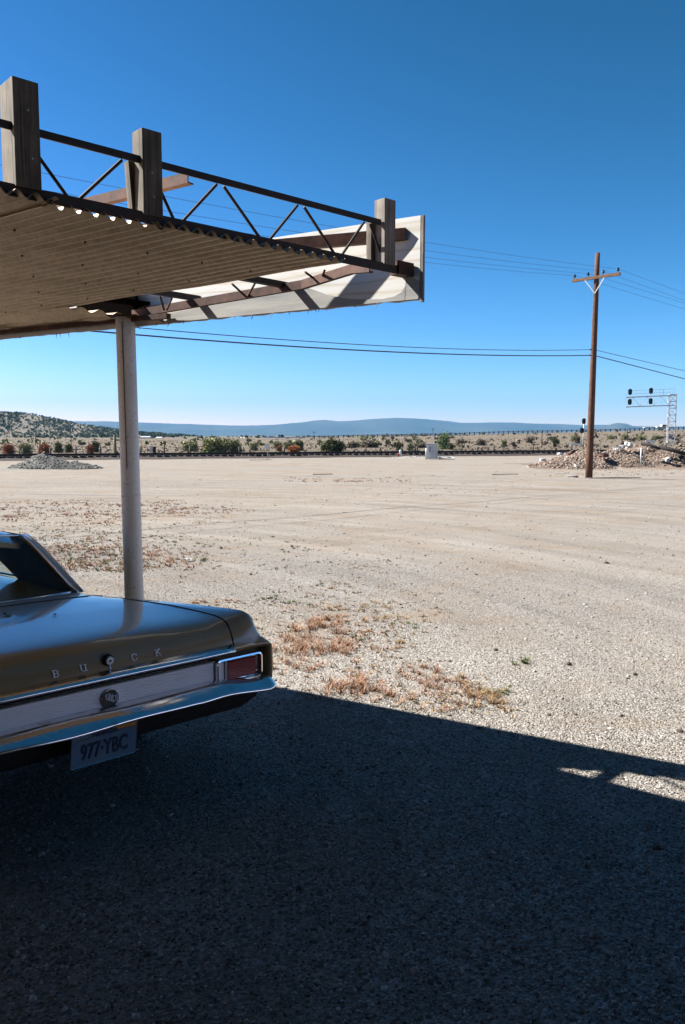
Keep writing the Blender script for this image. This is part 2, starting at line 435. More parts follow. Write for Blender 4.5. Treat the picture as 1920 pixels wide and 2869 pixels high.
CUB_V = np.array([(x, y, z) for z in (-1, 1) for y in (-1, 1) for x in (-1, 1)], float)
CUB_F = np.array([(0, 2, 3, 1), (4, 5, 7, 6), (0, 1, 5, 4), (2, 6, 7, 3), (0, 4, 6, 2), (1, 3, 7, 5)])
def stones(name, pts, sizes, material, parent=None, flat=.6, cubes=False, jit=.3):
    V0, F0 = (CUB_V * .75, CUB_F) if cubes else (OCT_V, OCT_F)
    n = len(pts); k = len(V0)
    V = np.repeat(V0[None], n, 0) * (1 + rng.normal(0, jit, (n, k, 3)).clip(-.5, .6))
    s = sizes[:, None, None] * np.stack([rng.uniform(.7, 1.3, n), rng.uniform(.6, 1.1, n), rng.uniform(flat * .6, flat * 1.2, n)], 1)[:, None, :]
    V = V * s
    a, b2 = rng.uniform(0, 6.28, n), rng.normal(0, .35, n)
    ca, sa, cb, sb = np.cos(a), np.sin(a), np.cos(b2), np.sin(b2)
    x, y, z = V[..., 0], V[..., 1], V[..., 2]
    x, z = x * cb[:, None] + z * sb[:, None], -x * sb[:, None] + z * cb[:, None]
    x, y = x * ca[:, None] - y * sa[:, None], x * sa[:, None] + y * ca[:, None]
    V = np.stack([x, y, z], -1) + pts[:, None, :]
    Fc = (F0[None] + (np.arange(n) * k)[:, None, None]).reshape(-1, F0.shape[1])
    return link(name, np_mesh(name, V.reshape(-1, 3), Fc), material, parent)

# ================================================================ GROUND
def ground_mesh():
    ys = np.concatenate([np.linspace(-30, 1, 12), np.linspace(1.5, 20, 70), np.geomspace(20.6, 9000, 150)])
    q = np.concatenate([np.linspace(-6, -1, 14)[:-1], np.linspace(-1, 1, 81), np.linspace(1, 6, 14)[1:]])
    X = np.outer(np.maximum(ys, 14), q); Y = np.repeat(ys[:, None], len(q), 1)
    Z = terrain(X, Y)
    V = np.stack([X, Y, Z], -1).reshape(-1, 3)
    nr, nc = X.shape
    i = np.arange(nr - 1)[:, None] * nc + np.arange(nc - 1)[None]
    Fc = np.stack([i, i + 1, i + nc + 1, i + nc], -1).reshape(-1, 4)
    return np_mesh('ground', V, Fc)
o = link('ground', ground_mesh(), M['ground'], smooth=True); tag(o, kind='structure')

# loose gravel lying on the lot near the station
def gravel(n, y0, y1, s0, s1, name, pw=1.0):
    y = y0 + (y1 - y0) * rng.random(n) ** pw
    x = y * rng.uniform(-.62, .50, n)
    pts = np.stack([x, y, terrain(x, y) + .001], 1)
    return pts, rng.uniform(s0, s1, n) * (1 + (rng.random(n) > .985) * 1.3)
p1, s1 = gravel(46000, 1.9, 5.2, .0038, .0078, 'a', .85)
p2, s2 = gravel(24000, 5.2, 11.0, .0045, .0095, 'b', .9)
p3, s3 = gravel(5000, 11.0, 34.0, .008, .022, 'c', 1.2)
p4, s4 = gravel(420, 2.2, 14, .012, .024, 'd', 1.0)
o = stones('gravel', np.concatenate([p1, p2, p3, p4]), np.concatenate([s1, s2, s3, s4]), M['stone'])
tag(o, 'pale crushed gravel strewn over the lot', kind='stuff')

# ================================================================ MOUNTAINS, HILL
def ridge(name, prof, dist, depth, material, base_v=1228, amp=0, seed=1, back=1.0):
    us = np.array([p[0] for p in prof], float); vs = np.array([p[1] for p in prof], float)
    uu = np.linspace(us[0], us[-1], 360); vv = np.interp(uu, us, vs)
    r2 = np.random.default_rng(seed)
    kk = np.convolve(r2.normal(0, 1, 420), np.ones(9) / 9, 'same')[:360]
    vv = vv - kk * amp
    xs = (uu - 960) / F; top = (-SP + (1434.5 - vv) / F * CP) / (CP + (1434.5 - vv) / F * SP)
    xs = xs / (CP + (1434.5 - vv) / F * SP)
    rows = []
    ts = np.concatenate([np.linspace(0, 1, 14), np.linspace(1.15, 2.0, 6)])
    for t in ts:
        y = dist + depth * t
        hgt = np.sin(min(t, 1) * math.pi / 2) ** 1.3 if t <= 1 else max(0, 1 - (t - 1) * back)
        ztop = top * (dist + depth) + H
        gully = 1 + .05 * np.sin(uu * .05 + 3 * t + seed) * math.sin(math.pi * min(t, 1)) + .04 * kk * math.sin(math.pi * min(t, 1))
        z = ztop * hgt * gully - (5 if t == 0 else 0)
        rows.append(np.stack([xs * (dist + depth) * (.985 + .015 * t), np.full_like(xs, y), z], 1))
    V = np.array(rows); nr, nc = V.shape[:2]
    i = np.arange(nr - 1)[:, None] * nc + np.arange(nc - 1)[None]
    Fc = np.stack([i, i + 1, i + nc + 1, i + nc], -1).reshape(-1, 4)
    o = link(name, np_mesh(name, V.reshape(-1, 3), Fc), material, smooth=True)
    tag(o, kind='structure'); return o
S = 1.2245
prof = [(-900, 975), (-300, 968), (0, 962), (160, 963), (290, 966), (390, 969), (490, 972), (560, 974), (640, 972), (690, 967), (720, 963), (745, 962), (775, 965),
        (830, 961), (880, 957), (910, 956), (960, 959), (1000, 961), (1022, 963), (1050, 968), (1130, 966), (1200, 968), (1290, 971), (1345, 973), (1375, 972.5),
        (1395, 974), (1460, 976), (1500, 977), (1558, 976), (1750, 972), (2400, 970)]
ridge('mountains', [(a * S, c_ * S) for a, c_ in prof], 6200, 1500, M['mountain'], amp=1.0, seed=3)
prof = [(1330, 985), (1370, 978), (1385, 977), (1400, 970), (1413, 967.5), (1425, 969), (1440, 975), (1470, 979), (1520, 985)]
ridge('hills', [(a * S, c_ * S) for a, c_ in prof], 5200, 500, M['mountain'], amp=.3, seed=5)
prof = [(-700, 925), (-300, 935), (-60, 946), (8, 945.5), (50, 946), (80, 949), (100, 953), (150, 963), (200, 973), (250, 981), (330, 990), (430, 997), (520, 1002)]
hillprof = [(a * S, c_ * S) for a, c_ in prof]
ridge('hills', hillprof, 650, 260, M['hill'], amp=1.2, seed=9)

# ---- foliage helper
def leaves(n, lobes, size, seed, quad=True):
    r2 = np.random.default_rng(seed)
    L = np.array(lobes)                       # cx cy cz rx ry rz weight
    wgt = L[:, 3] * L[:, 4] * L[:, 5]; wgt = wgt / wgt.sum()
    idx = r2.choice(len(L), n, p=wgt)
    d = r2.normal(0, 1, (n, 3)); d /= np.linalg.norm(d, axis=1)[:, None]
    rad = r2.random(n) ** .38
    lump = 1 + .22 * np.sin(d[:, 0] * 5 + idx) * np.cos(d[:, 2] * 6 + idx * 2) + .12 * r2.normal(0, 1, n)
    c0 = L[idx, :3] + d * L[idx, 3:6] * (rad * lump)[:, None]
    c0[:, 2] = np.maximum(c0[:, 2], .02)
    a = r2.normal(0, 1, (n, 3)); a /= np.linalg.norm(a, axis=1)[:, None]
    b_ = np.cross(a, r2.normal(0, 1, (n, 3))); b_ /= np.linalg.norm(b_, axis=1)[:, None]
    s_ = (size * r2.uniform(.5, 1.4, n))[:, None]
    V = np.stack([c0 - a * s_, c0 + b_ * s_ * .55, c0 + a * s_, c0 - b_ * s_ * .55], 1)
    Fc = np.arange(n * 4).reshape(n, 4)
    return V.reshape(-1, 3), Fc
bush_cache = {}
def bush_mesh(kind, var, n=900):
    key = (kind, var)
    if key in bush_cache: return bush_cache[key]
    r2 = random.Random(hash(kind) % 1000 + var * 17 + len(kind))
    r2 = random.Random(sum(map(ord, kind)) + var * 17)
    lobes = []
    nl = 5 if kind != 'tall' else 7
    for k in range(nl):
        a = 6.28 * k / nl + r2.random(); rr_ = r2.uniform(.12, .34)
        lobes.append((math.cos(a) * rr_, math.sin(a) * rr_, r2.uniform(.26, .56), r2.uniform(.18, .30), r2.uniform(.18, .30), r2.uniform(.26, .40), 1))
    lobes.append((0, 0, .40, .30, .30, .46, 1))
    for k in range(4): lobes.append((math.cos(k * 1.7) * .26, math.sin(k * 1.7) * .26, .12, .22, .22, .14, 1))
    V, Fc = leaves(n, lobes, .045, var + 5)
    bush_cache[key] = np_mesh('bush_foliage', V, Fc); return bush_cache[key]
stem_cache = {}
def stem_mesh(var):
    if var in stem_cache: return stem_cache[var]
    mb = MB(); r2 = random.Random(var)
    for k in range(6):
        a = r2.random() * 6.28; e = Vector((math.cos(a) * .3, math.sin(a) * .3, r2.uniform(.5, .8)))
        mb.tube([(0, 0, -.03), e * .5 + Vector((.02, 0, .03)), e], [.022, .014, .006], 5)
    me = mb.mesh('bush_stems'); stem_cache[var] = me; return me
def bush(name, u0, u1, v0, v1, dist, mkey, label, cat='bush', group=None, var=0, n=900):
    uc = (u0 + u1) / 2; wdt = (u1 - u0) / F * dist; hgt = (v1 - v0) / F * dist
    p = at_y(uc, v1, dist); z = gz(p.x, p.y)
    e = empty(name, (p.x, p.y, z), random.random() * 6.28)
    hgt = (at_y(uc, v0, dist).z - z)
    e.scale = (wdt, wdt, max(hgt, .2) * 1.02)
    tag(e, label, cat, group)
    for nm, me, mm in (('crown', bush_mesh(mkey, var, n).copy(), M[mkey]), ('stem', stem_mesh(var).copy(), M['bark'])):
        o = bpy.data.objects.new(nm, me); me.materials.append(mm); col.objects.link(o); o.parent = e
    return e

# junipers thick on the near hill: nobody could count them
def scatter_blobs(name, pts, sizes, material, per=14, seed=1, hs=1.0):
    r2 = np.random.default_rng(seed)
    n = len(pts)
    d = r2.normal(0, 1, (n, per, 3)); d /= np.linalg.norm(d, axis=2)[..., None]
    c0 = pts[:, None] + d * sizes[:, None, None] * np.array([.5, .5, .42 * hs]) + np.array([0, 0, .4 * hs]) * sizes[:, None, None]
    a = r2.normal(0, 1, (n, per, 3)); a /= np.linalg.norm(a, axis=2)[..., None]
    b_ = np.cross(a, r2.normal(0, 1, (n, per, 3))); b_ /= np.linalg.norm(b_, axis=2)[..., None]
    s_ = sizes[:, None, None] * r2.uniform(.22, .42, (n, per, 1))
    V = np.stack([c0 - a * s_, c0 + b_ * s_, c0 + a * s_, c0 - b_ * s_], 2).reshape(-1, 3)
    return link(name, np_mesh(name, V, np.arange(len(V)).reshape(-1, 4)), material)
hu = np.array([p[0] for p in hillprof]); hv = np.array([p[1] for p in hillprof])
n = 8200
uu = rng.uniform(-800, 560, n); t = rng.random(n) ** .8
keep = rng.random(n) < np.clip(1.15 - t * .25 - (np.sin(uu * .05 + t * 9) > .35) * .55, .1, 1)
uu, t = uu[keep], t[keep]
vv = np.interp(uu, hu, hv)
tt = (-SP + (1434.5 - vv) / F * CP) / (CP + (1434.5 - vv) / F * SP)
xs = (uu - 960) / F / (CP + (1434.5 - vv) / F * SP) * 910 * (.985 + .015 * t)
zz = (tt * 910 + H) * np.sin(t * math.pi / 2) ** 1.3
o = scatter_blobs('juniper_scrub', np.stack([xs, 650 + 260 * t, zz], 1), rng.uniform(.9, 2.5, len(xs)), M['juniper'], 10, 4)
tag(o, 'dark juniper scrub covering the near hill on the left', kind='stuff')
# sage and low scrub over the plain
def plain_scatter(n, y0, y1, q0, q1, s0, s1, mkey, seed, nm, label, hs=.8):
    r2 = np.random.default_rng(seed)
    y = y0 * (y1 / y0) ** r2.random(n); x = y * r2.uniform(q0, q1, n)
    pts = np.stack([x, y, terrain(x, y)], 1)
    o = scatter_blobs(nm, pts, r2.uniform(s0, s1, n), M[mkey], 12, seed, hs)
    tag(o, label, kind='stuff')
plain_scatter(5200, 82, 270, -.55, .55, .07, .26, 'sage', 11, 'sagebrush', 'low grey brown sagebrush dotting the desert beyond the railway')
plain_scatter(160, 130, 600, -.55, .10, .5, 1.3, 'olive', 12, 'scrub', 'olive scrub scattered across the far plain')
plain_scatter(260, 400, 1600, -.55, .25, 1.2, 2.6, 'juniper', 13, 'scrub', 'dark scrub scattered at the foot of the mountains')
plain_scatter(150, 110, 275, .02, .55, .4, 1.1, 'sage', 14, 'scrub', 'brown scrub on the slope below the highway')

# ================================================================ RAILWAY
TA = Vector((-24.7, 57.8, 0)); TB = Vector((19.7, 74.0, 0)); td = (TB - TA).normalized(); tn = Vector((-td.y, td.x, 0))
T0 = TA - td * 50; T1 = TB + td * 60; L = (T1 - T0).length
tr = empty('railway_track', TA); tag(tr, 'dark railway track on low ballast running across behind the lot', 'railway track')
mb = MB()
nst = 140
P = []
for i in range(nst + 1):
    c0 = T0 + td * (L * i / nst); row = []
    for off, z in ((-1.9, -.02), (-1.45, .14), (-1.32, .20), (1.3, .20), (1.6, .12), (2.8, -.02)):
        row.append(c0 + tn * (off + .05 * math.sin(i * 2.1 + off)) + Vector((0, 0, z + .015 * math.sin(i * 3.7 + off * 5))))
    P.append(row)
mb.grid(P).build('ballast', M['ballast'], tr, True)
mb = MB()
k = 0
while k * .55 < L:
    c0 = T0 + td * (k * .55)
    mb.bar(c0 - tn * (1.30 + .04 * math.sin(k * 5)) + Vector((0, 0, .19)), c0 + tn * 1.3 + Vector((0, 0, .19)), .40, .22); k += 1
o = mb.build('sleepers', M['tie'], tr); o.name = 'sleeper_row'; tag(o, kind='stuff')
for sgn in (-1, 1):
    mb = MB(); a, c_ = T0 + tn * (.72 * sgn), T1 + tn * (.72 * sgn)
    mb.bar(a + Vector((0, 0, .415)), c_ + Vector((0, 0, .415)), .075, .045).bar(a + Vector((0, 0, .34)), c_ + Vector((0, 0, .34)), .03, .12).bar(a + Vector((0, 0, .29)), c_ + Vector((0, 0, .29)), .14, .03)
    mb.build('rail', M['rail'], tr)

# wire fence beyond the track
fe = empty('wire_fence', (0, 76, 0)); tag(fe, 'old wire fence on short rough wooden posts beyond the railway', 'fence')
fposts = [(64, 1256), (142, 1255), (213, 1250), (282, 1250), (395, 1250), (461, 1247), (534, 1249), (603, 1252), (672, 1253), (797, 1254), (1026, 1250), (1071, 1252), (1127, 1252), (1170, 1252), (1295, 1251), (1338, 1250), (1384, 1250), (1493, 1252), (1600, 1252)]
prev = None
rp = random.Random(3)
for i, (u, vt) in enumerate(fposts):
    y = 70 + (u - 0) / 1600 * 22
    b0 = at_y(u, 1270, y); zb = gz(b0.x, y); zt = at_y(u, vt, y).z
    zt = max(zt, zb + .6)
    lean = rp.uniform(-.06, .06) + (.25 if u == 1071 else 0)
    mb = MB().tube([(b0.x, y, zb - .1), (b0.x - lean * .5, y, (zb + zt) / 2), (b0.x - lean, y, zt)], [.09, .085, .075], 7)
    mb.build('fence_post', M['wood_shade'], fe, True)
    cur = [Vector((b0.x - lean * h_, y, zb + (zt - zb) * h_)) for h_ in (.35, .6, .85)]
    if prev:
        mb = MB()
        for p0, p1_ in zip(prev, cur):
            mid_ = (p0 + p1_) / 2 - Vector((0, 0, .04)); mb.tube([p0, mid_, p1_], .006, 4)
            for f_ in (.25, .5, .75):
                pass
        mb.build('fence_wire', M['wire_thin'], fe)
        for f_ in (.3, .62):
            q = prev[0].lerp(cur[0], f_)
            if rp.random() < .7:
                MB().tube([(q.x, q.y, gz(q.x, q.y) - .05), (q.x + rp.uniform(-.08, .08), q.y, q.z + rp.uniform(.25, .5))], .03, 5).build('fence_stake', M['wood_shade'], fe)
    prev = cur
# thicker lone post on the left
p = at_y(324, 1273, 71)
MB().tube([(p.x, 71, -.1), (p.x - .03, 71, 1.85)], [.13, .11], 8).build('timber_post', M['wood_shade'], None, True)
tag(bpy.data.objects['timber_post'], 'tall dark timber post standing above the wire fence left of the white pillar', 'post')

# ================================================================ BUSHES BEYOND THE TRACK
B = [
 ('desert_bush', 4, 48, 1236, 1260, 78, 'rustleaf', 'rust red bush at the far left, left end of the row behind the gravel pile'),
 ('desert_bush', 44, 94, 1237, 1259, 79, 'olive', 'olive and rust bush second from the left behind the gravel pile'),
 ('desert_bush', 103, 147, 1235, 1259, 79, 'rustleaf', 'reddish brown round bush above the right end of the gravel pile'),
 ('juniper_bush', 146, 181, 1233, 1257, 82, 'juniper', 'dark green round bush right of the reddish bush by the hill foot'),
 ('juniper_bush', 180, 206, 1239, 1257, 83, 'juniper', 'small dark green bush at the right end of the left hand row'),
 ('juniper_bush', 252, 285, 1230, 1256, 84, 'juniper', 'dark green bush behind the small orange bush left of the pillar'),
 ('desert_bush', 240, 266, 1240, 1262, 80, 'rustleaf', 'small orange brown bush just left of the white pillar'),
 ('juniper_bush', 510, 560, 1228, 1256, 92, 'olive', 'green bush behind the left side of the big olive tree'),
 ('olive_tree', 553, 640, 1219, 1273, 77, 'olive', 'largest olive green spreading tree behind the track, right of the pillar'),
 ('olive_tree', 610, 684, 1224, 1262, 84, 'olive', 'lower right lobe of olive green growth beside the biggest tree'),
 ('desert_bush', 697, 726, 1234, 1254, 96, 'olive', 'small olive bush left of the white sign on a post'),
 ('desert_bush', 759, 792, 1233, 1247, 112, 'olive', 'low olive shrub behind the white sign on a post'),
 ('desert_bush', 774, 793, 1244, 1258, 92, 'rustleaf', 'tiny pinkish bush left of the bright orange bush'),
 ('desert_bush', 794, 816, 1235, 1249, 104, 'olive', 'small olive bush above the bright orange bush'),
 ('juniper_bush', 825, 855, 1226, 1254, 95, 'juniper', 'dark green juniper behind the bright orange bush'),
 ('desert_bush', 800, 848, 1243, 1271, 76, 'orange', 'bright orange bush beside the track in the middle'),
 ('juniper_bush', 895, 965, 1222, 1269, 78, 'juniper', 'large dark green juniper standing alone right of the orange bush'),
 ('desert_bush', 966, 1010, 1233, 1253, 108, 'sage', 'grey brown shrub just right of the large juniper'),
 ('desert_bush', 1005, 1068, 1231, 1252, 112, 'sage', 'wide grey olive shrub in the middle of the plain'),
 ('juniper_bush', 1105, 1132, 1233, 1256, 92, 'juniper', 'dark round bush above the white and red marker'),
 ('juniper_bush', 1140, 1160, 1240, 1257, 92, 'juniper', 'small dark bush left of the white cabinet'),
 ('desert_bush', 1152, 1200, 1234, 1251, 108, 'sage', 'brown shrub behind and left of the white cabinet'),
 ('green_tree', 1224, 1262, 1205, 1252, 100, 'pale', 'light green upright tree right of the white cabinet'),
 ('juniper_bush', 1252, 1274, 1238, 1254, 98, 'juniper', 'small dark bush at the foot of the light green tree'),
 ('desert_bush', 1276, 1304, 1226, 1246, 125, 'sage', 'olive brown bush right of the light green tree'),
 ('desert_bush', 1330, 1365, 1227, 1245, 130, 'sage', 'grey brown bush on the slope midway to the signals'),
 ('desert_bush', 1400, 1424, 1229, 1248, 125, 'olive', 'small green brown bush on the slope below the guardrail'),
 ('desert_bush', 1468, 1500, 1220, 1243, 140, 'sage', 'brown bush just below the highway left of the dark juniper'),
 ('juniper_bush', 1539, 1571, 1221, 1248, 130, 'juniper', 'dark round juniper casting a shadow left of the utility pole'),
 ('desert_bush', 1597, 1628, 1216, 1238, 150, 'olive', 'olive bush left of the signal mast'),
 ('desert_bush', 1698, 1722, 1216, 1232, 165, 'olive', 'olive bush right of the utility pole below the highway'),
 ('desert_bush', 1735, 1768, 1213, 1236, 160, 'olive', 'larger olive bush above the rubble beside the thin pole'),
 ('desert_bush', 1778, 1815, 1217, 1238, 155, 'olive', 'spreading green brown bush above the rubble heap'),
 ('desert_bush', 1822, 1858, 1218, 1234, 160, 'olive', 'dark olive bush under the white pickup truck'),
 ('desert_bush', 1860, 1892, 1216, 1233, 165, 'sage', 'brown bush at the foot of the signal tower'),
]
for i, (nm, u0, u1, v0, v1, dist, mk, lab) in enumerate(B):
    bush(nm, u0, u1, v0, v1, dist, mk, lab, 'tree' if 'tree' in nm else 'bush', 'bushes beyond the railway', i % 5, 4200 if u1 - u0 > 60 else 2000)

# ================================================================ SMALL TRACKSIDE THINGS
def ground_at(u, v, z=0.0): return at_z(u, v, z)
# white cabinet
p = ground_at(1211, 1287)
cb = empty('equipment_cabinet', (p.x, p.y, 0), R(-16)); tag(cb, 'tall pale grey metal cabinet standing alone by the track', 'cabinet')
def local(parent, mb, nm, mm, smooth=False, bevel=0):
    o = mb.build(nm, mm, None, smooth, bevel); o.parent = parent; return o
sc_ = p.y / 61.0
local(cb, MB().box(-.36, .36, -.3, .3, .04, 1.16), 'cabinet_body', M['cabinet'], bevel=.01)
local(cb, MB().box(-.40, .40, -.34, .34, 1.163, 1.20), 'lid', M['white_paint'])
local(cb, MB().box(-.30, .0, -.325, -.303, .15, 1.08), 'door', M['white_paint'])
local(cb, MB().box(-.14, -.08, -.35, -.327, .55, .95), 'meter_box', M['signal'])
local(cb, MB().tube([(-.42, -.2, 0), (-.42, -.2, .85)], .05, 8), 'conduit', M['galv'], True)
# white and red marker
p = ground_at(1121, 1281)
mk = empty('track_marker', (p.x, p.y, 0)); tag(mk, 'short white post with red stub on a small dirt mound by the track', 'marker post')
local(mk, MB().tube([(.04, 0, 0), (.04, 0, .15), (.04, 0, .42), (.04, 0, .55), (.04, 0, .62)], [.09, .08, .09, .12, .04], 10), 'white_post', M['white_paint'], True)
local(mk, MB().tube([(-.13, 0, 0), (-.13, 0, .28), (-.13, 0, .36)], [.07, .07, .02], 8), 'red_stub', M['redpaint'], True)
# sign
p = ground_at(750, 1287)
sg = empty('track_sign', (p.x, p.y, 0)); tag(sg, 'small white sign on a thin post in front of the track', 'sign')
local(sg, MB().box(-.025, .025, -.02, .02, -.1, 1.0), 'sign_post', M['galv'])
local(sg, MB().box(-.16, .16, -.045, -.022, .74, 1.18), 'sign_panel', M['white_paint'], bevel=.004)
# second small grey box by pillar
p = at_y(424, 1268, 68)
bx = empty('utility_box', (p.x, 68, 0)); tag(bx, 'small grey box on posts by the fence just right of the pillar', 'utility box')
local(bx, MB().box(-.12, .10, -.1, .1, .35, .9), 'box_body', M['cabinet'], bevel=.01)
local(bx, MB().box(.16, .40, -.1, .1, .1, .85), 'box_door', M['signal'], bevel=.01)
local(bx, MB().box(-.03, .03, -.03, .03, -.1, .347), 'box_leg', M['galv'])
# debris on the lot
def flat_rag(u, v, wd, name, label, mm=M['litter'], cat='litter'):
    p = ground_at(u, v); mb = MB(); r2 = random.Random(int(u))
    n_ = 9; P_ = []
    for i in range(n_):
        P_.append([(p.x + wd * (j / 5 - .5) * (1 + .2 * math.sin(i * 2)), p.y + wd * .8 * (i / (n_ - 1) - .5) + .1 * wd * math.sin(j * 2), .012 + wd * .12 * abs(math.sin(i * 1.3 + j * 1.9)) + r2.random() * wd * .03) for j in range(6)])
    P2 = [[(a[0], a[1], a[2] - .006) for a in r_] for r_ in P_]
    mb.grid(P_); mb.grid(P2)
    tag(mb.build(name, mm, None, False), label, cat)
flat_rag(1244, 1286, 1.3, 'plastic_sheet', 'white plastic scrap on the ground right of the cabinet')
flat_rag(230, 1409, .16, 'paper_scrap', 'white paper scrap on rusty weeds left of the pillar')
flat_rag(527, 1570, .11, 'paper_scrap', 'small white paper scrap by a green weed right of the pillar')
flat_rag(1603, 1336, .35, 'paper_scrap', 'white scrap on the dirt left of the utility pole')
for u, v, ln, an, nm, lb in ((1415, 1331, 1.2, .05, 'plank', 'pale plank lying on the dirt in the middle distance'),
                             (905, 1331, .9, -.1, 'plank', 'dark plank lying in rusty weeds near the track'),
                             (730, 1290, 1.6, .0, 'plank', 'short dark board lying along the track edge'),
                             (1720, 1341, 2.2, .02, 'plank', 'pale plank lying right of the utility pole base')):
    p = ground_at(u, v); d = Vector((math.cos(an), math.sin(an), 0))
    tag(MB().bar(p - d * ln / 2 + Vector((0, 0, .03)), p + d * ln / 2 + Vector((0, 0, .05)), .08, .03).build(nm, M['wood_grey'] if 'pale' in lb else M['wood_dark'], None), lb, 'plank')
# dark stones on the lot
rk = [(1594, 1863, .035, 'dark brown stone on bright gravel at the right'), (1003, 1872, .03, 'dark stone below the straw weeds'), (1388, 1822, .03, 'brown stone right of the green weed'),
      (1122, 1845, .022, 'small dark stone in the middle of the gravel'), (1613, 2003, .02, 'small reddish stone right of the orange tuft'), (1122, 1694, .022, 'small brown stone in mid gravel'),
      (1905, 2050, .03, 'red brown stone at the right edge above the shadow'), (1780, 1891, .028, 'dark stone near the right edge'), (1538, 2004, .022, 'dark chip near the orange tuft'),
      (620, 1536, .035, 'dark clod beside the green weeds right of the pillar'), (1165, 1668, .02, 'brown pebble in the grey gravel sweep'),
      (1613, 1338, .11, 'white and dark rock on the dirt left of the utility pole')]
for u, v, s_, lb in rk:
    p = ground_at(u, v)
    import bmesh
    bm = bmesh.new(); bmesh.ops.create_icosphere(bm, subdivisions=2, radius=s_ * (.62 if s_ < .1 else 1))
    for vv_ in bm.verts:
        k_ = 1 + .25 * math.sin(vv_.co.x / s_ * 3 + u) * math.cos(vv_.co.y / s_ * 4 + v); vv_.co *= k_; vv_.co.z *= .65
    me = bpy.data.meshes.new('rock'); bm.to_mesh(me); bm.free()
    o = link('rock', me, M['bark'] if 'brown' in lb or 'dark' in lb or 'red' in lb else M['wood_grey'], None, False, loc=(p.x, p.y, s_ * .2)); tag(o, lb, 'rock')

# gravel pile, left
def heap(name, lobes, n, s0, s1, material, label, cat, cubes=False, base=None):
    """lobes: (x, y, rx, ry, h)"""
    xs0 = min(l[0] - l[2] for l in lobes); xs1 = max(l[0] + l[2] for l in lobes)
    ys0 = min(l[1] - l[3] for l in lobes); ys1 = max(l[1] + l[3] for l in lobes)
    def hf(x, y):
        z = np.full(np.shape(x), -.03)
        for (cx, cy, rx, ry, h_) in lobes:
            d = np.sqrt(((x - cx) / rx) ** 2 + ((y - cy) / ry) ** 2)
            z = np.maximum(z, h_ * np.clip(1 - d, 0, 1) ** .8 * (1 + .12 * np.sin(x * 3.1 + cy) * np.cos(y * 2.7)))
        return z
    gx, gy = np.meshgrid(np.linspace(xs0, xs1, 60), np.linspace(ys0, ys1, 40), indexing='ij')
    gzv = hf(gx, gy) + terrain(gx, gy)
    V = np.stack([gx, gy, gzv], -1).reshape(-1, 3)
    i = np.arange(59)[:, None] * 40 + np.arange(39)[None]
    Fc = np.stack([i, i + 40, i + 41, i + 1], -1).reshape(-1, 4)
    root = empty(name, ((xs0 + xs1) / 2, (ys0 + ys1) / 2, 0)); tag(root, label, cat)
    link('heap_core', np_mesh('heap_core', V, Fc), base or material, root, True)
    x = rng.uniform(xs0, xs1, n * 3); y = rng.uniform(ys0, ys1, n * 3); z = hf(x, y)
    k_ = z > .0; x, y, z = x[k_][:n], y[k_][:n], z[k_][:n]
    o = stones('loose_stones', np.stack([x, y, z + terrain(x, y)], 1), rng.uniform(s0, s1, len(x)) * (1 + (rng.random(len(x)) > .96) * 1.2), material, root, .7, cubes)
    tag(o, kind='stuff'); return root
g0 = ground_at(108, 1314)
heap('gravel_pile', [(g0.x, g0.y + 1, 1.7, 1.7, .76), (g0.x + .5, g0.y + .8, 1.6, 1.5, .62), (g0.x + 1.6, g0.y + 1, 1.5, 1.4, .36), (g0.x - 1.0, g0.y + 1, 1.0, 1.3, .38)], 5500, .02, .05, M['greypile'], 'grey cone shaped gravel pile in front of the track at the left', 'gravel pile')
heap('dirt_mound', [(ground_at(1160, 1285).x, 63.5, 2.4, 1.2, .16)], 500, .02, .05, M['stone'], 'low pale dirt mound between the marker and the cabinet', 'dirt mound')
# rubble heaps, right (left small one, big one behind the pole)
r0 = ground_at(1580, 1305)
yb = 46.0
def rx(u, y): return (u - 960) / F / (CP + (1434.5 - 1290) / F * SP) * y
RB = [(rx(1600, 44), 44, 2.4, 2.2, .55), (rx(1650, 48), 48, 3.0, 3.0, .95), (rx(1730, 47), 47, 2.8, 2.6, 1.0), (rx(1800, 48), 48, 2.6, 2.8, 1.35), (rx(1870, 47), 47, 3.0, 2.6, 1.1), (rx(1960, 47), 47, 3.0, 2.6, 1.1), (rx(1560, 45), 45, 1.5, 1.5, .30)]
heap('rubble_heap', RB, 9500, .018, .065, M['rubble'], 'long heap of broken rock and dirt behind the utility pole', 'rubble heap', True, base=M['dirt'])
slabs = [(1762, 1246, .34, 'white concrete chunk on top of the rubble heap'), (1741, 1252, .26, 'grey concrete slab left of the topmost chunk'), (1725, 1260, .30, 'flat pale slab on the left slope of the heap'), (1690, 1275, .42, 'large brown boulder low on the rubble heap'),
         (1600, 1268, .28, 'brown rock on the small heap left of the utility pole'), (1570, 1272, .22, 'pale rock at the left end of the rubble'), (1870, 1287, .26, 'white broken slab low on the right side of the heap'), (1826, 1265, .24, 'dark brown chunk in the middle of the heap'),
         (1612, 1290, .30, 'broken brown chunk in the shade left of the pole'), (1521, 1288, .22, 'pale rock lying left of the rubble')]
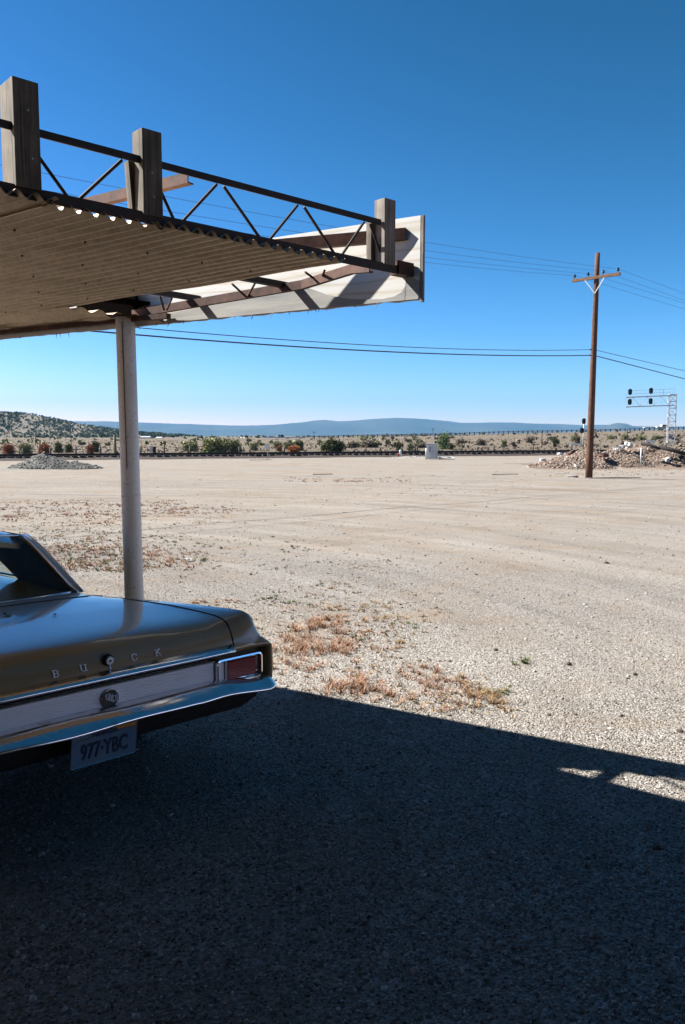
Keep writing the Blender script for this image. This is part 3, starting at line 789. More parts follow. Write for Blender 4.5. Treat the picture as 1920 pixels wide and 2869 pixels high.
for u, v, s_, lb in slabs:
    y = 45.2 if v > 1262 else 46.8
    p = at_y(u, v, y)
    bm = bmesh.new(); bmesh.ops.create_cube(bm, size=1); bmesh.ops.subdivide_edges(bm, edges=list(bm.edges), cuts=2, use_grid_fill=True)
    rr2 = random.Random(int(u))
    for vv_ in bm.verts: vv_.co += Vector((rr2.uniform(-.12, .12), rr2.uniform(-.12, .12), rr2.uniform(-.12, .12)))
    bmesh.ops.scale(bm, vec=(s_ * 1.4, s_, s_ * .55), verts=bm.verts)
    bmesh.ops.rotate(bm, matrix=Matrix.Rotation(rr2.uniform(-.5, .5), 3, 'Y') @ Matrix.Rotation(rr2.uniform(0, 3), 3, 'Z'), verts=bm.verts)
    me = bpy.data.meshes.new('rock'); bm.to_mesh(me); bm.free()
    tag(link('rock', me, M['white_paint'] if 'white' in lb or 'pale' in lb or 'grey' in lb else M['wood_grey'] if 'brown' not in lb else M['rust_bright'], None, False, loc=p), lb, 'rock')
for (u0, v0, u1, v1, rad, lb) in ((1797, 1242, 1850, 1258, .09, 'thin dark log sloping down over the rubble heap'), (1845, 1252, 1935, 1277, .12, 'thick dark burnt log lying across the right of the heap'),
                                  (1900, 1270, 1922, 1300, .15, 'dark stump under the thick log at the right edge')):
    a, c_ = at_y(u0, v0, 45.4), at_y(u1, v1, 44.6)
    mm_ = (a + c_) / 2 + Vector((0, 0, .05))
    tag(MB().tube([a, mm_, c_], [rad, rad * .95, rad * .8], 9).build('log', M['tie'], None, True), lb, 'log')
p = at_y(1797, 1290, 44.0)
tag(MB().tube([(p.x, 44, .05), (p.x - .03, 44, at_y(1797, 1255, 44).z)], .045, 6).build('stake', M['galv'], None, True), 'thin grey stake standing in front of the rubble heap', 'stake')

# ================================================================ UTILITY POLE
PB = at_z(1650, 1340, 0); PT = at_y(1675.5, 709, PB.y)
PT = Vector((PB.x + (PT.x - PB.x) * .9, PB.y, PT.z))
up = empty('utility_pole', PB); tag(up, 'tall brown wooden utility pole with one crossarm', 'utility pole')
zt = PT.z
pts = [PB + (PT - PB) * (i / 10) for i in range(11)]; pts[0] = pts[0] - Vector((0, 0, .3))
MB().tube(pts, [.150 - .055 * i / 10 for i in range(11)], 14).build('pole_shaft', M['wood_dark'], up, True)
def onpole(z): return PB + (PT - PB) * (z / zt)
zc = at_y(1671, 779, PB.y).z
AD = Vector((.707, -.707, 0)); AC = onpole(zc) - Vector((.10, .10, 0))
A0 = AC - AD * 1.0; A1 = AC + AD * 1.07
o = MB().bar((-1.0, 0, 0), (1.07, 0, 0), .10, .12).build('crossarm', M['crossarm'], None, bevel=.008)
o.location = AC; o.rotation_euler = (0, 0, R(-45)); o.parent = up; o.matrix_parent_inverse = up.matrix_basis.inverted()
for s0 in (-.42, .42):
    MB().bar(AC + AD * s0 - Vector((0, 0, .06)) - Vector((.03, .03, 0)), onpole(zc - .62) - Vector((.08, .08, 0)), .035, .008, Vector((.7, .7, 0))).build('brace', M['galv'], up)
ins = []
for s0 in (-.90, -.30, .36, .98):
    q = AC + AD * s0
    mb = MB().tube([q + Vector((0, 0, .06)), q + Vector((0, 0, .15))], .012, 6)
    mb.tube([q + Vector((0, 0, h_)) for h_ in (.12, .14, .18, .19, .235, .25)], [.03, .06, .055, .04, .045, .02], 10)
    mb.build('insulator', M['porcelain'], up, True); ins.append(q + Vector((0, 0, .2)))
for z0 in (5.25, 5.02):
    q = onpole(z0); MB().tube([q - Vector((.14, .10, 0)), q - Vector((.20, .14, 0))], .03, 8).build('cable_clamp', M['signal'], up)
def cable(a, b_, sag, rad, name, label, mm, ext=1.0, cat='wire', group='wires of the utility pole'):
    pts = []
    n_ = 28
    for i in range(n_ + 1):
        t_ = i / n_ * ext
        p_ = Vector(a).lerp(Vector(b_), t_); p_.z -= sag * 4 * t_ * (1 - t_) if ext == 1.0 else sag * t_ * (1 - t_) * 4
        pts.append(p_)
    tag(MB().tube(pts, rad, 5).build(name, mm, None), label, cat, group)
# spans toward the near left (next pole stands out of frame on the left) and away to the right
wl = [(120, 442), (120, 495), (120, 528), (60, 545)]
names = ['first', 'second', 'third', 'fourth']
for k, (s0, q) in enumerate(zip((-.90, -.30, .36, .98), ins)):
    u, v = [(112, 548), (112, 522), (112, 487), (112, 438)][k]
    y = 17.2 - .25 * k
    e = at_y(u, v, y)
    cable(q, q + (e - q) * 1.5, .35, .0048, 'overhead_wire', f'{names[k]} thin wire from the left on the crossarm, running toward the station', M['wire_thin'])
    v2 = [862, 845, 837, 817][k]
    e = at_y(1905, v2, 36.3 + .4 * k)
    cable(q, q + (e - q) * 5, -.0, .0048, 'overhead_wire', f'{names[k]} thin wire from the left on the crossarm, running away at the right', M['wire_thin'])
for k, (z0, rad, vl, vr, nm) in enumerate(((5.25, .011, 912, 1036, 'upper'), (5.02, .019, 921, 1058, 'lower'))):
    q = onpole(z0) - Vector((.17, .12, 0))
    e = at_y(420 if k == 0 else 290, vl, 18.5)
    mid_v = at_y(960, 972 + 2 * k, 25.5)
    e2 = q + (e - q) * 1.5
    cable(q, e2 + Vector((0, 0, .45)), .42, rad, 'cable', f'{nm} thick dark cable passing behind the pillar', M['wire'], cat='cable')
    q = onpole(z0) + Vector((.12, .10, 0))
    e = at_y(1905, vr, 38)
    cable(q, q + (e - q) * 4, .0, rad, 'cable', f'{nm} dark cable leaving the pole to the right', M['wire'], cat='cable')

# ================================================================ SIGNALS
def head(pos, sc0=1.0, parent=None, facing=Vector((-.25, -1, 0))):
    mb = MB(); f_ = facing.normalized(); sd = Vector((-f_.y, f_.x, 0))
    n_ = 20; out_ = []
    w_, h_ = .30 * sc0, .98 * sc0
    ring = []
    for i in range(n_):
        a = 2 * math.pi * i / n_; x = math.cos(a) * w_; z = math.sin(a) * w_ + (h_ / 2 - w_ if math.sin(a) >= 0 else -(h_ / 2 - w_))
        ring.append((x, z))
    vs = [pos + sd * x + Vector((0, 0, z)) for x, z in ring] + [pos - f_ * .05 + sd * x + Vector((0, 0, z)) for x, z in ring]
    fs = [tuple(range(n_)), tuple(range(2 * n_ - 1, n_ - 1, -1))] + [(i, (i + 1) % n_, n_ + (i + 1) % n_, n_ + i) for i in range(n_)]
    mb.add(vs, fs)
    o = mb.build('signal_head', M['signal'], parent)
    for k in (-1, 0, 1):
        c0 = pos + Vector((0, 0, k * .29 * sc0))
        MB().tube([c0 + f_ * .01, c0 + f_ * .22], [.11 * sc0, .10 * sc0], 8).build('visor', M['signal'], o)
YS = 128.0
sgm = at_y(1634, 1252, 118)
ms = empty('railway_signal', (sgm.x, 118, gz(sgm.x, 118))); tag(ms, 'two head railway signal on a slim white mast left of the utility pole', 'railway signal')
zb = gz(sgm.x, 118)
MB().tube([(sgm.x, 118, zb - .2), (at_y(1637, 1170, 118).x, 118, at_y(1637, 1188, 118).z)], .09, 8).build('mast', M['galv'], ms, True)
head(at_y(1636.5, 1180, 117.7), .9, ms); head(at_y(1631, 1206, 117.7), .9, ms)
# gantry
gt = empty('signal_gantry', (at_y(1890, 1260, YS).x, YS, 0)); tag(gt, 'white steel lattice signal gantry reaching out from the right edge', 'signal gantry')
gzb = gz(at_y(1890, 1260, YS).x, YS) - .8
xl, xr = at_y(1874, 1180, YS).x, at_y(1893, 1180, YS).x
legs = [(xl, YS), (xr, YS), (xl + .3, YS + 1.3), (xr + .55, YS + 1.3)]
ztop = at_y(1890, 1105, YS).z
for (x_, y_) in legs: MB().bar((x_, y_, gzb), (x_, y_, ztop), .10, .10).build('leg', M['galv'], gt)
mb = MB(); n_ = 8
for i in range(n_ + 1):
    z_ = gzb + (ztop - gzb) * i / n_
    for (a, c_) in ((0, 1), (1, 3), (3, 2), (2, 0)):
        mb.bar((*legs[a], z_), (*legs[c_], z_), .07, .07)
        if i < n_:
            z2 = gzb + (ztop - gzb) * (i + 1) / n_
            A_, C_ = (a, c_) if i % 2 else (c_, a)
            mb.bar((*legs[A_], z_), (*legs[C_], z2), .05, .05)
mb.build('tower_lattice', M['galv'], gt)
a0, a1 = at_y(1754, 1113, YS), at_y(1892, 1107, YS); c0, c1 = at_y(1754, 1140, YS), at_y(1892, 1135, YS)
off = Vector((.35, 1.3, 0))
for (p0, p1_) in ((a0, a1), (c0, c1), (a0 + off, a1 + off), (c0 + off, c1 + off)):
    MB().bar(p0, p1_, .11, .11).build('arm_chord', M['galv'], gt)
mb = MB(); n_ = 7
for i in range(n_ + 1):
    t_ = i / n_; pa, pc = a0.lerp(a1, t_), c0.lerp(c1, t_)
    mb.bar(pa, pc, .04, .04, Vector((0, 1, 0))); mb.bar(pa, pa + off, .05, .05); mb.bar(pc, pc + off, .05, .05)
    if i < n_:
        t2 = (i + 1) / n_; mb.bar(pa if i % 2 else pc, (c0.lerp(c1, t2) if i % 2 else a0.lerp(a1, t2)), .045, .045)
mb.build('arm_lattice', M['galv'], gt)
mb = MB()
for z_ in (.55, 1.05):
    mb.bar(a0 + off + Vector((0, 0, z_)), a1 + off + Vector((0, 0, z_)), .035, .035)
for i in range(10):
    pa = a0.lerp(a1, i / 9) + off; mb.bar(pa, pa + Vector((0, 0, 1.05)), .035, .035, Vector((0, 1, 0)))
for dx in (0, .5): mb.bar(a0.lerp(a1, .72) + off + Vector((dx, 0, 0)), a0.lerp(a1, .72) + off + Vector((dx, 0, 1.5)), .035, .035, Vector((0, 1, 0)))
mb.build('handrail', M['galv'], gt)
for (u, v) in ((1766, 1098), (1824.5, 1095), (1765, 1126), (1823.5, 1124)):
    head(at_y(u, v, YS - .35), 1.0, gt)
# small white trackside boards
for (u0, u1, v0, v1, y, lb) in ((1598, 1629, 1242, 1248, 60, 'long white board on a stake left of the utility pole'), (1809, 1837, 1233, 1240, 62, 'long white board standing above the rubble heap'), (1863, 1876, 1241, 1245, 62, 'short white board at the foot of the signal gantry')):
    a, c_ = at_y(u0, v1, y), at_y(u1, v0, y)
    e = empty('track_board', ((a.x + c_.x) / 2, y, 0)); tag(e, lb, 'sign board')
    MB().box(a.x, c_.x, y - .02, y + .02, a.z, c_.z).build('board', M['white_paint'], e)
    MB().box(a.x + .12, a.x + .18, y + .022, y + .07, -.1, a.z + .05).build('stake', M['wood_dark'], e)
# thin far poles
for (u, v0, v1, y, lb) in ((880, 1208, 1239, 300, 'thin far utility pole in the middle of the plain'), (1213, 1199, 1232, 320, 'thin far pole left of the light green tree'),
                           (1518, 1213, 1260, 112, 'thin pole on the slope left of the round juniper'), (1614, 1213, 1257, 110, 'thin pole just left of the signal mast'), (1757, 1204, 1239, 150, 'thin brown pole above the rubble heap'),
                           (100, 1216, 1250, 150, 'thin far pole below the hill at the left'), (200, 1222, 1250, 150, 'thin far pole between hill and pillar')):
    p = at_y(u, v1, y); z0 = min(gz(p.x, y), p.z)
    mb = MB().tube([(p.x, y, z0 - .2), (p.x, y, at_y(u, v0, y).z)], .035 + y * .0002, 6)
    if y > 250: mb.bar((p.x - .8, y, at_y(u, v0 + 3, y).z), (p.x + .8, y, at_y(u, v0 + 3, y).z), .1, .1)
    tag(mb.build('distant_pole', M['wood_dark'], None), lb, 'pole', 'far poles')
# distant houses
def far_building(u0, u1, v0, v1, y, label, roof=M['white_paint'], nm='distant_house'):
    a, c_ = at_y(u0, v1, y), at_y(u1, v0, y); zb_ = min(gz(a.x, y), a.z) - .2; zt_ = c_.z
    e = empty(nm, ((a.x + c_.x) / 2, y, zb_)); tag(e, label, 'house', 'far houses')
    hh_ = zt_ - zb_
    MB().box(a.x, c_.x, y, y + 6, zb_, zb_ + hh_ * .7).build('wall', M['white_paint'], e)
    MB().add([(a.x - .3, y - .3, zb_ + hh_ * .702), (c_.x + .3, y - .3, zb_ + hh_ * .702), (c_.x + .3, y + 6.3, zb_ + hh_ * .702), (a.x - .3, y + 6.3, zb_ + hh_ * .702), (a.x, y + 3, zt_), (c_.x, y + 3, zt_)],
             [(0, 1, 5, 4), (2, 3, 4, 5), (0, 4, 3), (1, 2, 5), (3, 2, 1, 0)]).build('roof', roof, e)
    n_ = max(1, int((c_.x - a.x) / 4))
    for i in range(n_):
        x_ = a.x + (c_.x - a.x) * (i + .5) / n_
        MB().box(x_ - .5, x_ + .5, y - .05, y - .003, zb_ + hh_ * .3, zb_ + hh_ * .55).build('window', M['signal'], e)
far_building(392, 419, 1222, 1231, 420, 'long pale house trailer on the plain right of the pillar', M['galv'])
far_building(437, 452, 1224, 1232, 430, 'small white house beside the long house trailer')
far_building(673, 686, 1224, 1231, 500, 'white house far behind the big olive tree')
far_building(216, 244, 1253, 1257, 140, 'low white shed left of the pillar at the hill foot', nm='distant_shed')
far_building(815, 823, 1226, 1231, 520, 'tiny white house left of the dark juniper')
p = at_y(1022, 1232, 200)
ys_ = empty('warning_sign', (p.x, 200, 0)); tag(ys_, 'tiny yellow warning sign far away on the plain', 'sign')
MB().tube([(p.x, 200, gz(p.x, 200)), (p.x, 200, p.z + .3)], .06, 5).build('sign_post', M['galv'], ys_)
MB().tube([(p.x, 199.93, p.z), (p.x, 199.90, p.z)], .45, 4).build('sign_panel', M['yellow'], ys_)

# ================================================================ HIGHWAY
def hwy(q): return 283 + 6 * q
P = []
for i in range(91):
    q = -.10 + .75 * i / 90; y = 284.0; x = q * y
    z = gz(x, 286) + .12
    P.append([(x, y, z - .5), (x, y + 1, z), (x, y + 10, z), (x, y + 11, z - .5)])
tag(MB().grid(P).build('road', M['asphalt'], None), kind='structure')
gr_ = empty('guard_rail', (60, 283, 0)); tag(gr_, 'long steel guardrail with dark posts along the far highway', 'guardrail')
P = []
for i in range(61):
    q = -.10 + .75 * i / 60; x = q * 283.6; z = gz(x, 286) + .62
    P.append([(x, 283.55, z), (x, 283.65, z), (x, 283.65, z + .34), (x, 283.55, z + .34)])
MB().grid(P, True).build('rail', M['galv'], gr_)
pm = MB().box(-.14, .14, -.12, .12, -1.2, .95).mesh('rail_post')
pm.materials.append(M['tie'])
for i in range(95):
    x = -10 + i * 1.72; o = bpy.data.objects.new('rail_post', pm); col.objects.link(o)
    o.parent = gr_; o.matrix_parent_inverse = gr_.matrix_basis.inverted(); o.location = (x, 283.4, gz(x, 286) + .1)
# white pickup
p = at_y(1850, 1213, 292); px, pz = p.x, gz(p.x, 290) + .15
pk = empty('pickup_truck', (px, 289, pz)); tag(pk, 'white pickup truck with trailer driving on the far highway', 'pickup truck')
def prof_extrude(pts, y0, y1):
    n_ = len(pts); mb = MB()
    mb.add([(x, y0, z) for x, z in pts] + [(x, y1, z) for x, z in pts], [tuple(range(n_)), tuple(range(2 * n_ - 1, n_ - 1, -1))] + [(i, (i + 1) % n_, n_ + (i + 1) % n_, n_ + i) for i in range(n_)])
    return mb
local(pk, prof_extrude([(-2.7, .5), (2.7, .5), (2.75, .95), (2.5, 1.1), (1.3, 1.2), (.7, 1.8), (-.8, 1.85), (-1.1, 1.2), (-2.7, 1.2)], -.95, .95), 'truck_body', M['white_paint'])
local(pk, prof_extrude([(1.15, 1.24), (.62, 1.72), (.15, 1.74), (.15, 1.24)], -.97, -.953), 'window', M['signal'])
local(pk, prof_extrude([(.05, 1.24), (.05, 1.74), (-.65, 1.76), (-.85, 1.24)], -.97, -.953), 'window', M['signal'])
for x_ in (-1.7, 1.75): local(pk, MB().tube([(x_, -.98, .38), (x_, -.75, .38)], .38, 14), 'wheel', M['rubber'])
local(pk, MB().box(-7.2, -3.0, -.9, .9, .55, .95), 'trailer', M['white_paint'], bevel=.05)
for x_ in (-5.4,): local(pk, MB().tube([(x_, -.93, .34), (x_, -.7, .34)], .34, 12), 'wheel', M['rubber'])

# ================================================================ STATION BUILDING behind the camera, unseen roofs added to block sky light
sb = empty('station_building', (0, -3, 0)); tag(sb, 'dark station wall behind the viewer, with added roofs that block sky light', 'building')
MB().box(-9, 9, -3.4, -3.0, 0, 3.4).build('wall', M['wall'], sb)
MB().box(-9.3, 9.3, -6.0, 1.7, 3.403, 3.7).build('roof', M['wall'], sb)  # unseen roof over the viewer, added to cut sky fill
MB().box(4.2, 10.4, 1.703, 7.6, 3.403, 3.7).build('roof', M['wall'], sb)  # second added roof, keeps sky light off from the right
for x_, y_ in ((9.8, 7.2), (9.8, 2.2)): MB().tube([(x_, y_, 0), (x_, y_, 3.403)], .07, 12).build('added_roof_post', M['wall'], sb, True)  # posts under the added roof
for x_ in (-4, 0, 4):
    f_ = MB().box(x_ - 1, x_ + 1, -2.997, -2.95, .9, 2.4).build('window', M['wood_dark'], sb)
    MB().box(x_ - .9, x_ + .9, -2.947, -2.93, 1.0, 2.3).build('pane', M['signal'], f_)

# ================================================================ CANOPY
cn = empty('canopy', (-1.26, 4.95, 0)); tag(cn, 'half stripped filling station canopy of corrugated metal on a round white pillar', 'canopy')
# --- pillar
pb = at_y(377, 1687, 4.95)
px0 = pb.x
ptop = at_y(351.8, 905, 4.95)
pv = Vector((ptop.x - pb.x, 0, ptop.z - pb.z)); pv /= pv.z
base = Vector((pb.x, 4.95, pb.z)) - pv * pb.z
pil = MB().tube([base - Vector((0, 0, .05)), base + pv * 1.38, base + pv * 1.385, base + pv * 2.47], [.0585, .0585, .0580, .0580], 40).build('pillar', M['pillar'], cn, True)
MB().bar(base + pv * 1.55 + Vector((-.004, -.0585, 0)), base + pv * 2.44 + Vector((-.004, -.0585, 0)), .004, .005, Vector((0, 1, 0))).build('weld_seam', M['rust'], pil)
MB().tube([base + pv * 1.375, base + pv * 1.390], .0592, 40).build('joint_ring', M['pillar'], pil, True)
# --- plywood fascia (tilted out slightly)
FZB, FZT, FDIST = 2.428, 2.842, 3.68
TILT = math.tan(R(8))
def at_fascia(u, v):
    d = ray(u, v)   # (EYE+d t).FN = FDIST + (z-FZB)*TILT
    t_ = (FDIST + (H - FZB) * TILT) / (d.dot(FN) - d.z * TILT)
    return EYE + d * t_
br, trr = at_fascia(1178, 840), at_fascia(1180.5, 603)
bl = at_fascia(352, 918)
ENDSH = -((trr - br).dot(FD)) / (trr.z - br.z)
def fpt(s_, z): # s_ = distance along FD from the right end, to the left
    b0 = br - FD * (s_ + ENDSH * (z - br.z)); return Vector((b0.x, b0.y, z)) + FN * ((z - br.z) * TILT)

edges = [0, 2.44, 4.9, 7.4]
rj = random.Random(5)
zR, zL = br.z, bl.z
for k in range(3):
    mb = MB(); n_ = 60; top = []; bot = []
    for i in range(n_ + 1):
        s_ = edges[k] + .004 + (edges[k + 1] - edges[k] - .008) * i / n_
        zb_ = zR + rj.uniform(-.003, .002) + (.006 if rj.random() < .12 else 0)
        top.append(fpt(s_, trr.z)); bot.append(fpt(s_, zb_))
    th = FN * .018
    for i in range(n_):
        mb.hexa([bot[i + 1], bot[i], bot[i] + th, bot[i + 1] + th, top[i + 1], top[i], top[i] + th, top[i + 1] + th])
    o = mb.build('fascia_board', M['plywood'], cn)
    # object frame along the board so the grain follows it
    ang = math.atan2(-FD.y, -FD.x)
    mt = Matrix.Translation(fpt(edges[k], zR)) @ Matrix.Rotation(math.atan2(FD.y, FD.x), 4, 'Z')
    o.data.transform(mt.inverted()); o.matrix_parent_inverse = Matrix.Identity(4); o.parent = cn
    o.matrix_basis = cn.matrix_basis.inverted() @ mt
MB().hexa([fpt(-.001, zR - .01) + FN * .018, fpt(-.014, zR - .01) + FN * .018, fpt(-.014, zR - .01) - FN * .004, fpt(-.001, zR - .01) - FN * .004,
           fpt(-.001, trr.z) + FN * .018, fpt(-.014, trr.z) + FN * .018, fpt(-.014, trr.z) - FN * .004, fpt(-.001, trr.z) - FN * .004]).build('end_strip', M['wood_grey'], cn)
# grey patch along the foot of the board, a curved cast shadow painted in
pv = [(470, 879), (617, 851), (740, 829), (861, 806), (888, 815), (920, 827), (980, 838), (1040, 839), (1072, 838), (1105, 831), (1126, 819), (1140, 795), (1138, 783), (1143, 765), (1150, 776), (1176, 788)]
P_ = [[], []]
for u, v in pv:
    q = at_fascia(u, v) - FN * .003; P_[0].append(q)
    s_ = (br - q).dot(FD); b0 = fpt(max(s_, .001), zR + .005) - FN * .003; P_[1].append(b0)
pvo = MB().grid(P_).grid([[p + FN * .002 for p in r_] for r_ in P_]).build('fascia_shade_patch', M['fascia_shade'], cn)
# splinters hanging from the lower edge
mb = MB()
for i in range(26):
    s_ = rj.uniform(0, 4.4); a = fpt(s_, zR)
    mb.tube([a + Vector((0, 0, .005)), a + Vector((rj.uniform(-.02, .02), 0, -rj.uniform(.008, .028)))], [.003, .001], 4)
tag(mb.build('splinters', M['wood_grey'], cn), kind='stuff')

# --- corrugated roofing sheets
CD = Vector((math.cos(R(36.5)), -math.sin(R(36.5)), 0)); CQ = Vector((math.sin(R(36.5)), math.cos(R(36.5)), 0))
TRA = at_z(430, 605, 2.58); TRB = at_z(1100, 746, 2.58)
TD = (TRB - TRA); TD.z = 0; TD.normalize(); TNRM = Vector((TD.y, -TD.x, 0))   # pointing to the right/near (outside)
def c_truss(wq):   # c coordinate where line w=wq meets the truss line
    s_ = (wq - TRA.dot(CQ)) / TD.dot(CQ); return (TRA + TD * s_).dot(CD)
zig0 = Vector((-1.523, 4.86, 0)) - CD * .06; zig1 = at_n(455, 889, 3.672)
def sheet(w0, w1, name, zbase, slope=0.0, cut=None, lift=0.0, over=.035, label=None):
    ws = np.arange(w0, w1 + .001, .0635 / 8); P_ = []
    ok = True
    for wq in ws:
        z = zbase + lift + .0125 * math.sin(2 * math.pi * wq / .0635) - slope * (wq - w0)
        cmax = c_truss(wq) + over if cut is None else cut(wq)
        # stay inside the fascia: n = c*CD.FN + w*CQ.FN < 3.655
        cmin = max(-9.0, (wq * CQ.dot(FN) - 3.688) / (-CD.dot(FN)))
        if cmin > cmax - .02: break
        P_.append([CD * (cmin + (cmax - cmin) * j / 24) + CQ * wq + Vector((0, 0, z + .004 * math.sin(j * .9 + w0 * 5))) for j in range(25)])
    if len(P_) < 3: return
    P2 = [[p + Vector((0, 0, .0012)) for p in r_] for r_ in P_]
    mb = MB().grid(P_).grid(P2)
    o = link(name, mb.mesh(name), M['sheet'], cn, True)
    if label: o['label'] = label
ZR = 2.54
seams = [-1.9, -1.2, -.55, .1, .65, 1.2, 1.66, 2.09, 2.51, 2.975]
for k in range(len(seams) - 1):
    sheet(seams[k] - .03, seams[k + 1] + .02, 'roofing_sheet', ZR, 0, None, lift=.004 * (k % 2), over=.03 + .012 * (k % 3))
def cutline(wq):
    w0, w1 = zig0.dot(CQ), zig1.dot(CQ); t_ = (wq - w0) / (w1 - w0)
    return zig0.dot(CD) + (zig1.dot(CD) - zig0.dot(CD)) * t_
sheet(2.95, 3.36, 'roofing_sheet', ZR - .012, .26, cutline, lift=0, label='last roofing sheet beside the fascia with jagged cut end')

mb = MB()
for k in range(34):
    wq = 1.75 + (k % 5) * .27 + .01 * math.sin(k * 7); cc_ = c_truss(wq) - .35 - .42 * (k // 5)
    if wq < 3.0:
        p_ = CD * cc_ + CQ * wq; mb.tube([(p_.x, p_.y, ZR - .0205), (p_.x, p_.y, ZR - .012)], .0042, 6)
o = mb.build('roofing_screws', M['rust'], cn); tag(o, kind='stuff')
# --- front truss
def on_truss(u, z, vguess):
    """point of the truss line seen in column u"""
    d = ray(u, vguess); k_ = Vector((d.x, d.y))
    # A + TD s = k t
    det = TD.x * (-d.y) - (-d.x) * TD.y
    rx_, ry_ = -TRA.x, -TRA.y
    s_ = (rx_ * (-d.y) - (-d.x) * ry_) / det
    p_ = TRA + TD * s_; return Vector((p_.x, p_.y, z))
ZB_, ZT_ = 2.562, 2.765
t_l = TRA - TD * 6.0
tr1 = empty('front_truss', (TRA.x, TRA.y, 2.6)); tr1.parent = cn; tr1.matrix_parent_inverse = cn.matrix_basis.inverted()
def tp(mb, nm, mm): 
    o = mb.build(nm, mm, None); o.parent = tr1; o.matrix_parent_inverse = (cn.matrix_basis @ Matrix.Translation(Vector((0,0,0)))).inverted() if False else (Matrix.Translation(tr1.location)).inverted(); return o
r_top = on_truss(1062, ZT_, 625); r_bot = on_truss(1140, ZB_, 752)
def angle_iron(a, b_, wd, ht):
    mb = MB(); n_ = TNRM
    mb.bar(a, b_, wd, .006); mb.bar(a + Vector((0, 0, -ht / 2)) + n_ * wd * .45, b_ + Vector((0, 0, -ht / 2)) + n_ * wd * .45, .006, ht); return mb
def z0v(p_, z): return Vector((p_.x, p_.y, z))
tp(angle_iron(z0v(t_l, ZT_ + .015), r_top + Vector((0, 0, .015)), .030, .024), 'top_chord', M['dark_steel'])
tp(angle_iron(z0v(t_l, ZB_ + .018), r_bot + Vector((0, 0, .018)), .042, .038), 'bottom_chord', M['dark_steel'])
tp(MB().hexa([r_bot + TD * a + TNRM * b2 + Vector((0, 0, c2)) for c2 in (-.02, .045) for a, b2 in ((-.09, .03), (.02, .03), (.02, -.03), (-.09, -.03))]), 'end_plate', M['rust'])
nodes = [((117, 462), (190, 548)), ((341, 452), (221, 553)), ((455, 573), (487, 608)), ((607, 519), (511, 613)), ((627, 524), (728, 657)), ((834, 580), (755, 663)), ((852, 584), (937, 703)), ((1020, 630), (958, 706)), ((1037, 634), (1064, 690))]
for k, ((u0, v0), (u1, v1)) in enumerate(nodes):
    a, c_ = on_truss(u0, 0, v0), on_truss(u1, 0, v1)
    if k == 0: a = a - TD * .06
    a.z = ZT_ - .01; c_.z = ZB_ + .02
    if k == 2: a = a - TD * .05
    if k == 8: c_.z = ZB_ + .03; c_ = c_ + TD * .03
    tp(MB().tube([a, c_], .0065, 8), 'web_rod', M['dark_steel'])
for k in range(7):   # rods of the truss left of the frame
    a = z0v(TRA - TD * (.75 + .5 * k), ZT_ - .01); c_ = a - TD * .2; c_.z = ZB_ + .02
    tp(MB().tube([a, c_], .0065, 6), 'web_rod', M['dark_steel']); a2 = a - TD * .42
    tp(MB().tube([c_ - TD * .03, a2], .0065, 6), 'web_rod', M['dark_steel'])

# --- timber nailers on the truss
def nailer(u0, u1, vt, vb, off, depth, name='timber_nailer', lean=0.0, label=None, zb_=None, nails=(), mm='wood_shade'):
    """board whose face spans columns u0..u1 at its foot"""
    a, c_ = on_truss(u0, 0, vb), on_truss(u1, 0, vb)
    a, c_ = a + TNRM * off, c_ + TNRM * off
    # exact columns for the offset line
    def col_pt(u, vv_):
        d = ray(u, vv_); A = TRA + TNRM * off
        det = TD.x * (-d.y) + d.x * TD.y
        s_ = (-A.x * (-d.y) + d.x * -A.y) / det
        return A + TD * s_
    a, c_ = col_pt(u0, vb), col_pt(u1, vb)
    za = at_y(u0, vb, a.y).z if zb_ is None else zb_
    ht = at_y(u1, vt, c_.y).z
    wid = (c_ - a).length
    o = MB().box(-wid / 2, wid / 2, -depth / 2, depth / 2, 0, ht - za).build(name, M[mm], None, bevel=.0025)
    ctr = (a + c_) / 2 - TNRM * (depth / 2); ctr.z = za
    mt = Matrix.Translation(ctr) @ Matrix.Rotation(math.atan2(TD.y, TD.x), 4, 'Z') @ Matrix.Rotation(lean, 4, 'Y')
    o.parent = cn; o.matrix_basis = cn.matrix_basis.inverted() @ mt
    if label: o['label'] = label
    for (fx, fz) in nails:
        q = bpy.data.objects.new('nail', MB().tube([(0, -.0, 0), (0, -.004, 0)], .0032, 8).mesh('nail')); q.data.materials.append(M['galv']); col.objects.link(q)
        q.parent = o; q.location = (wid * (fx - .5), -depth / 2 - .0005, (ht - za) * fz)
    return o
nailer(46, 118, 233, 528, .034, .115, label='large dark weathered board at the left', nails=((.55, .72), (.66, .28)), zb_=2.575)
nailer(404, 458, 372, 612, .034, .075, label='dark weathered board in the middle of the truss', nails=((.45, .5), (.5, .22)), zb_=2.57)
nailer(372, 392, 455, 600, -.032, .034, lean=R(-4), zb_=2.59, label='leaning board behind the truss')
nailer(1078, 1108, 562, 745, .034, .07, mm='wood_grey', label='bleached weathered board at the truss end', zb_=2.575)
nailer(1040, 1056, 612, 730, -.032, .034, zb_=2.59)

# --- rusty channels
def channel(a, b_, ht, fl, nm, mm, side=1):
    d = (b_ - a).normalized(); s_ = d.cross(Vector((0, 0, 1))).normalized() * side
    mb = MB().bar(a, b_, .006, ht)
    for e in (-1, 1): mb.bar(a + s_ * (fl / 2 + .003) + Vector((0, 0, e * (ht / 2 - .003))), b_ + s_ * (fl / 2 + .003) + Vector((0, 0, e * (ht / 2 - .003))), fl, .006)
    return mb.build(nm, mm, cn)
# upper purlin crossing at the middle board
a = at_z(527, 497, 2.84); c_ = at_z(262, 563, 2.84)
channel(a, a + (c_ - a) * 2.2, .045, .03, 'rusty_purlin', M['rust_bright'])
